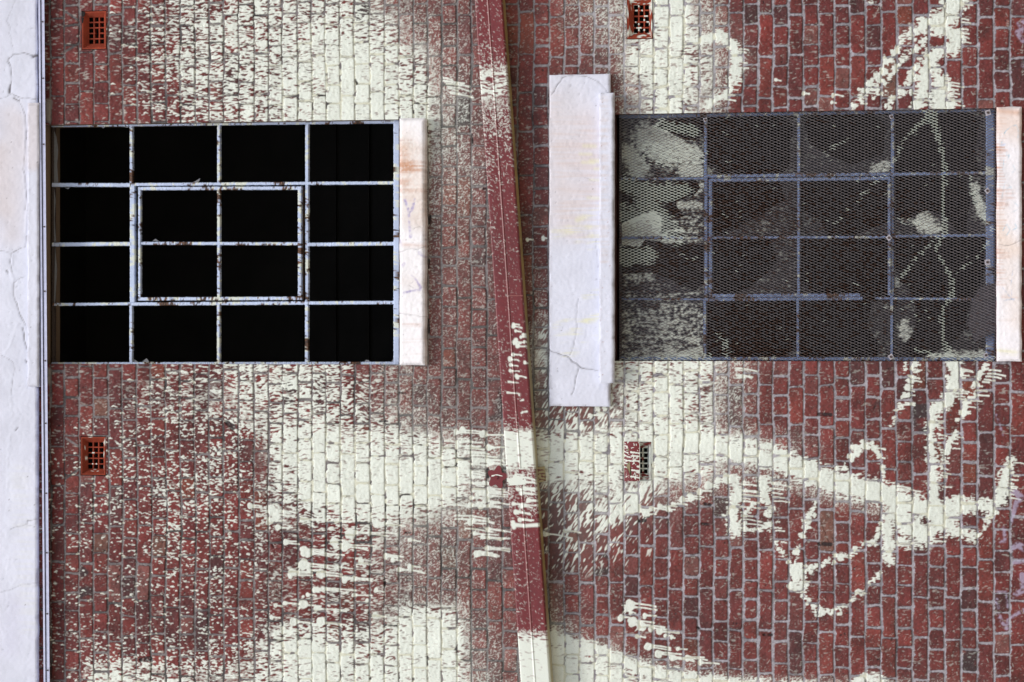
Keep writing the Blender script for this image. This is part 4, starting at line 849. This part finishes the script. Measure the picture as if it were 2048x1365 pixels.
drips_along(PH, [(1030, 948), (1040, 968)], 5, 30, 46, 0); stroke(PH, [(1026, 1050), (1050, 1052), (1082, 1050)], [4, 3, 3.5], 2); stroke(PH, [(1026, 1045), (1028, 1055)], [4, 4], 2)
drips_along(PH, [(1028, 868), (1075, 866)], 10, 8, 20, 0)
PPM = np.maximum(threshold(PC, N_STREAK, .25)*(1-PW)+threshold(PC, N_MIST, .14)*PW*.8, np.clip(PH*1.3, 0, 1))
RED = lin(106, 32, 36)
def pipe_u(v, s): return (949+.0675*v)*(1-s)+(1003.5+.0708*v)*s                   # s = 0 upper edge, 1 lower edge on the front face
pv = np.arange(-560, 1931, 1.6)
prof = [(-.0, YP1), (-.0, YP0+.012), (.008, YP0+.002), (.03, YP0)]+[(s, YP0-.0006*math.sin(s*9)) for s in np.linspace(.06, .46, 18)]+[(.478, YP0-.0035), (.505, YP0-.0035), (.52, YP0+.001)]+[(s, YP0) for s in np.linspace(.54, .96, 20)]+[(.975, YP0+.001), (.995, YP0+.006), (1.0, YP0+.014), (1.0, YP0+.05), (1.0, YP1)]
PVv = []; PCc = []
VV2, S2 = np.meshgrid(pv, np.array([p[0] for p in prof]), indexing='ij'); Y2 = np.tile(np.array([p[1] for p in prof]), (len(pv), 1)).astype(np.float32)
um = pipe_u(VV2, S2)
a_, b_ = (um-PX_W/2)/FOC, (PX_H/2-VV2)/FOC; kk = (YP0+DIST)/(a_*ST+CT); PX3, PZ3 = b_*kk, EYE+(-a_*CT+ST)*kk
front = (Y2 < YP0+.03)
pmk = samp(PPM, um, VV2)
under = (S2 > .985) & ~front
C3 = np.tile(RED, (*VV2.shape, 1))*(1+.07*samp(N_BIG, um, VV2)+.05*samp(N_FINE, um, VV2))[..., None]
C3[under] = (lin(150, 132, 84)*1.0)[None]*(1+.1*samp(N_MID, um, VV2)[under])[:, None]
yl = sstep(1180, 1260, VV2)+.8*sstep(620, 680, VV2)*(1-sstep(1000, 1060, VV2)); C3[under] = C3[under]*(1-.35*np.clip(yl[under], 0, 1)[:, None])+CREAM2*.8*.35*np.clip(yl[under], 0, 1)[:, None]
seamc = np.exp(-((S2-.49)/.012)**2)*.35; C3 = C3*(1-seamc[..., None])+lin(160, 96, 92)*seamc[..., None]
fm = (pmk*(~under))[..., None]; C3 = C3*(1-fm)+CREAM*fm
q3 = grid_quads(*VV2.shape)
pme = mesh_np('pipe_body', np.stack([PX3, Y2, PZ3], -1).reshape(-1, 3), q3, C3.reshape(-1, 3)); link('pipe_body', pme, M_PIPE, pipe)
b = MB(); p0, p1 = xz(pipe_u(592, .52), 592, YP0-.004), xz(pipe_u(592, 1.0), 592, YP0-.004); b.bar(p0, p1, .0045, YP0-.0025, YP0+.004, lambda x, y, z, e: lin(150, 90, 84), rag=.0004); b.build('joint_line', M_PIPE, pipe)
# wall clamp: strap over the pipe, scalloped plate above, tab below
def spray_col(thr):
    def f(u, v): return CREAM if s1(N_MIST, u, v) < thr else RED*random.uniform(.9, 1.1)
    return f
def dense_quad(mb, quadpts, y, nu, nv, colf, thick):
    """a bent strap: bilinear patch between four photo points at depths y (list of 4)"""
    (a, b, c, d) = quadpts; vs = []; cs = []
    for i in range(nv+1):
        for j in range(nu+1):
            s, t = j/nu, i/nv
            u = (a[0]*(1-s)+b[0]*s)*(1-t)+(d[0]*(1-s)+c[0]*s)*t; v = (a[1]*(1-s)+b[1]*s)*(1-t)+(d[1]*(1-s)+c[1]*s)*t; yy = (y[0]*(1-s)+y[1]*s)*(1-t)+(y[3]*(1-s)+y[2]*s)*t
            vs.append(at(u, v, yy)); cs.append(colf(u, v))
    n = nu+1; fr = [(i*n+j, i*n+j+1, (i+1)*n+j+1, (i+1)*n+j) for i in range(nv) for j in range(nu)]
    mb.add(vs, fr, cs)
    mb.add([(p[0], p[1]+thick, p[2]) for p in vs], [f[::-1] for f in fr], cs)
    rim = [j for j in range(n)]+[i*n+n-1 for i in range(1, nv+1)]+[nv*n+j for j in range(n-2, -1, -1)]+[i*n for i in range(nv-1, 0, -1)]
    m_ = len(rim); mb.add([vs[r] for r in rim]+[(vs[r][0], vs[r][1]+thick, vs[r][2]) for r in rim], [(i, (i+1) % m_, m_+(i+1) % m_, m_+i) for i in range(m_)], [cs[r] for r in rim]*2)
def strap_col(u, v):
    k = max(float(s1(PPM, u, v)), 1.0 if (v > 957+6*math.sin(u*.09) and u < 1052 and s1(CHIP, u, v) > -.9) else 0); return CREAM*k+RED*(1-k)
b = MB(); dense_quad(b, [(1012.5, 939), (1068, 936), (1071, 968), (1014.5, 972)], [YP0-.006]*4, 42, 24, strap_col, .004)
clamp = b.build('wall_clamp', M_PIPE, pipe)
b = MB(); pts = []
for k in range(40):
    a = 2*math.pi*k/40; r = 14.5+3.4*math.cos(5*a+.6); pts.append((994+1.15*r*math.cos(a), 955+1.35*r*math.sin(a)))
yk = -.03
b.prism([xz(u, v, yk) for u, v in pts], yk, yk+.012, RED*1.05); b.cyl(xz(992, 955, yk), .012, yk-.008, yk, 10, RED)
for q in ((982, 951, 22), (985, 962, 16)): pass
child_of(clamp, b, 'scalloped_plate', M_PIPE).location = (0, 0, 0)
b = MB(); dense_quad(b, [(983, 951), (994, 949), (995, 951.5), (983, 954)], [yk-.002]*4, 10, 3, lambda u, v: CREAM, .002); dense_quad(b, [(994, 949), (1005, 952), (1005, 953.4), (995, 951.5)], [yk-.002]*4, 8, 2, lambda u, v: CREAM, .002); child_of(clamp, b, 'paint_run', M_PIPE).location = (0, 0, 0)
b = MB(); tc_ = lambda u, v: (lin(150, 140, 104) if s1(N_STREAK, u, v) < .62 else lin(96, 52, 46))
dense_quad(b, [(1070, 935), (1089, 933), (1092, 962), (1073, 967)], [-.06, -.03, -.03, -.06], 16, 20, tc_, .008); child_of(clamp, b, 'fixing_tab', M_PIPE).location = (0, 0, 0)

# ------------------------------------------------------------------ terracotta air bricks
def air_brick(o, label, paint, rows=5, broken=False, colr=lin(138, 58, 38), cream_edge=0.0):
    x0, x1, z0, z1 = o; g = .004; x0 += g; x1 -= g; z0 += g; z1 -= g
    ven = thing('air_brick', ((x0+x1)/2, 0, z0), label, 'air vent', 'terracotta air bricks in the brick wall')
    W, Hh = x1-x0, z1-z0; bw = .030; ix0, ix1, iz0, iz1 = x0+.036, x1-.034, z0+.024, z1-.034
    if ix1-ix0 < .1: ix0, ix1 = x0+W*.2, x1-W*.2
    yb = .030
    def pc(x, y, z, dark=1.0):
        u, v = pix(np.float32(x), np.float32(z), np.float32(y)); u, v = float(u), float(v)
        c = colr*(1+.10*s1(N_MID, u, v)+.08*s1(N_FINE, u, v))*dark
        if s1(N_STREAK, u, v) < paint: c = CREAM*.96
        return c
    b = MB()
    def patch(p, q, r, s, n=14):
        vs = []; cs = []
        for i in range(n+1):
            for j in range(n+1):
                a, t = j/n, i/n; P = [(p[k]*(1-a)+q[k]*a)*(1-t)+(s[k]*(1-a)+r[k]*a)*t for k in range(3)]
                vs.append(P); cs.append(pc(*P))
        b.add(vs, [(i*(n+1)+j, i*(n+1)+j+1, (i+1)*(n+1)+j+1, (i+1)*(n+1)+j) for i in range(n) for j in range(n)], cs)
    yo = -.004; e = .007
    O = [(x0, yo, z0), (x1, yo, z0), (x1, yo, z1), (x0, yo, z1)]; R = [(x0+e, yo, z0+e), (x1-e, yo, z0+e), (x1-e, yo, z1-e), (x0+e, yo, z1-e)]; I = [(ix0, yb, iz0), (ix1, yb, iz0), (ix1, yb, iz1), (ix0, yb, iz1)]
    for k in range(4):
        l = (k+1) % 4; patch(O[k], O[l], R[l], R[k], 8); patch(R[k], R[l], I[l], I[k], 12)
        P = (O[k][0], .08, O[k][2]); P2 = (O[l][0], .08, O[l][2]); patch(O[l], O[k], P, P2, 4)
    b.build('flared_surround', M_TERRA, ven)
    gr = MB(); nc, nr = 5, 3; rib = .0075
    cwx = (ix1-ix0-(nc-1)*rib)/nc; chz = (iz1-iz0-(nr-1)*rib)/nr
    for k in range(1, nc):
        x = ix0+k*cwx+(k-1)*rib; n = 12
        for i in range(n):
            za, zb = iz0+(iz1-iz0)*i/n, iz0+(iz1-iz0)*(i+1)/n
            if broken and k == 2 and 4 <= i <= 6: continue
            gr.box(x, x+rib, yb-.003, yb+.035, za, zb, pc(x, yb, (za+zb)/2))
    for k in range(1, nr):
        z = iz0+k*chz+(k-1)*rib; n = 14
        for i in range(n):
            xa, xb_ = ix0+(ix1-ix0)*i/n, ix0+(ix1-ix0)*(i+1)/n
            gr.box(xa, xb_, yb-.001, yb+.032, z, z+rib, pc((xa+xb_)/2, yb, z))
    gr.build('grille', M_TERRA, ven)
    bk = MB(); bk.box(x0, x1, .084, .098, z0, z1, (.012, .010, .010)); bk.build('dark_back', M_ROOM, ven)
    return ven
va = air_brick(VENTS['a'], 'chipped orange air brick free of paint in the top left corner of the wall', .0, broken=True)
soot = MB()
for pts in ([(163, 23), (171, 24), (168, 33), (163, 35)], [(163, 36), (168, 35), (166, 46), (163, 48)]): soot.prism([xz(u, v, -.006) for u, v in ragged(pts, .8)], -.0055, -.0015, lin(30, 24, 24))
soot.build('dark_chip', M_TERRA, va)
air_brick(VENTS['b'], 'orange air brick with tiny white paint flecks, below the glassless window', .07, colr=lin(134, 56, 36))
air_brick(VENTS['c'], 'orange air brick half covered in cream streaks at the top edge, right of the drainpipe', .27, colr=lin(140, 60, 40))
vd = air_brick(VENTS['d'], 'air brick painted over in cream, mostly hidden by a red metal plate', .62, colr=lin(120, 44, 40))
PLM = blank()
for v0 in (889, 901, 909, 917, 924, 931): drip(PLM, 1246, v0+3, random.uniform(8, 18), 1.0, .2)
for u0, v0, l in ((1262, 905, 18), (1264, 912, 12), (1266, 922, 13), (1275, 934, 8), (1264, 941, 16), (1262, 954, 18), (1274, 945, 4)): drip(PLM, u0, v0, l, 1.5, .12)
yp = -.035
pl = MB(); vs_pl = []; outline = None
hole1 = [(1254, 899), (1257, 896), (1258.5, 901), (1256, 904)]; hole2 = [(1252, 933), (1258, 923), (1260, 925), (1262, 938), (1263, 950), (1261, 953), (1258, 946), (1255, 938)]
def plate_col(u, v):
    k = 1.0 if (s1(PLM, u, v) > .4 or s1(N_MIST, u, v) < .22 or u > 1279) else 0
    return CREAM*k+RED*1.12*(1-k)
n_u, n_v = 44, 100; vs = []; cs = []
for i in range(n_v+1):
    for j in range(n_u+1):
        u, v = 1248.5+31.5*j/n_u, 883.5+79.5*i/n_v; vs.append(at(u, v, yp-.004*math.sin(math.pi*j/n_u))); cs.append(plate_col(u, v))
uv = np.array([[(1248.5+31.5*(j+.5)/n_u, 883.5+79.5*(i+.5)/n_v) for j in range(n_u)] for i in range(n_v)])
kp = ~(in_poly(uv[..., 0], uv[..., 1], hole1) | in_poly(uv[..., 0], uv[..., 1], hole2))
q = grid_quads(n_v+1, n_u+1, kp); F = np.array(vs, np.float32); Bk = F.copy(); Bk[:, 1] += .0025
ring = np.concatenate([np.arange(n_u+1), np.arange(1, n_v+1)*(n_u+1)+n_u, n_v*(n_u+1)+np.arange(n_u-1, -1, -1), np.arange(n_v-1, 0, -1)*(n_u+1)]); i = np.arange(len(ring)); j = (i+1) % len(ring); n = len(F)
sq = np.stack([ring[i], ring[j], ring[j]+n, ring[i]+n], -1)
pme = mesh_np('metal_plate', np.concatenate([F, Bk]), np.concatenate([q, q[:, ::-1]+n, sq]), np.array(cs+cs))
po = link('metal_plate', pme, M_PIPE); tag(po, 'holed red metal plate with cream drips, fixed in front of an air brick', 'metal plate')
so = MB(); so.box(at(1264, 955, 0)[0], at(1264, 892, 0)[0], -.035, -.0015, at(1262, 900, 0)[2], at(1254, 900, 0)[2], lin(140, 130, 96)); o = so.build('standoff', M_PIPE); o.parent = po

# ------------------------------------------------------------------ ground in front, dark rooms behind the windows
g = MB(); g.add([(-60, -80, 0), (60, -80, 0), (60, .0, 0), (-60, .0, 0)], [(0, 1, 2, 3)], (1, 1, 1)); go = g.build('ground', M_GROUND); go['kind'] = 'structure'
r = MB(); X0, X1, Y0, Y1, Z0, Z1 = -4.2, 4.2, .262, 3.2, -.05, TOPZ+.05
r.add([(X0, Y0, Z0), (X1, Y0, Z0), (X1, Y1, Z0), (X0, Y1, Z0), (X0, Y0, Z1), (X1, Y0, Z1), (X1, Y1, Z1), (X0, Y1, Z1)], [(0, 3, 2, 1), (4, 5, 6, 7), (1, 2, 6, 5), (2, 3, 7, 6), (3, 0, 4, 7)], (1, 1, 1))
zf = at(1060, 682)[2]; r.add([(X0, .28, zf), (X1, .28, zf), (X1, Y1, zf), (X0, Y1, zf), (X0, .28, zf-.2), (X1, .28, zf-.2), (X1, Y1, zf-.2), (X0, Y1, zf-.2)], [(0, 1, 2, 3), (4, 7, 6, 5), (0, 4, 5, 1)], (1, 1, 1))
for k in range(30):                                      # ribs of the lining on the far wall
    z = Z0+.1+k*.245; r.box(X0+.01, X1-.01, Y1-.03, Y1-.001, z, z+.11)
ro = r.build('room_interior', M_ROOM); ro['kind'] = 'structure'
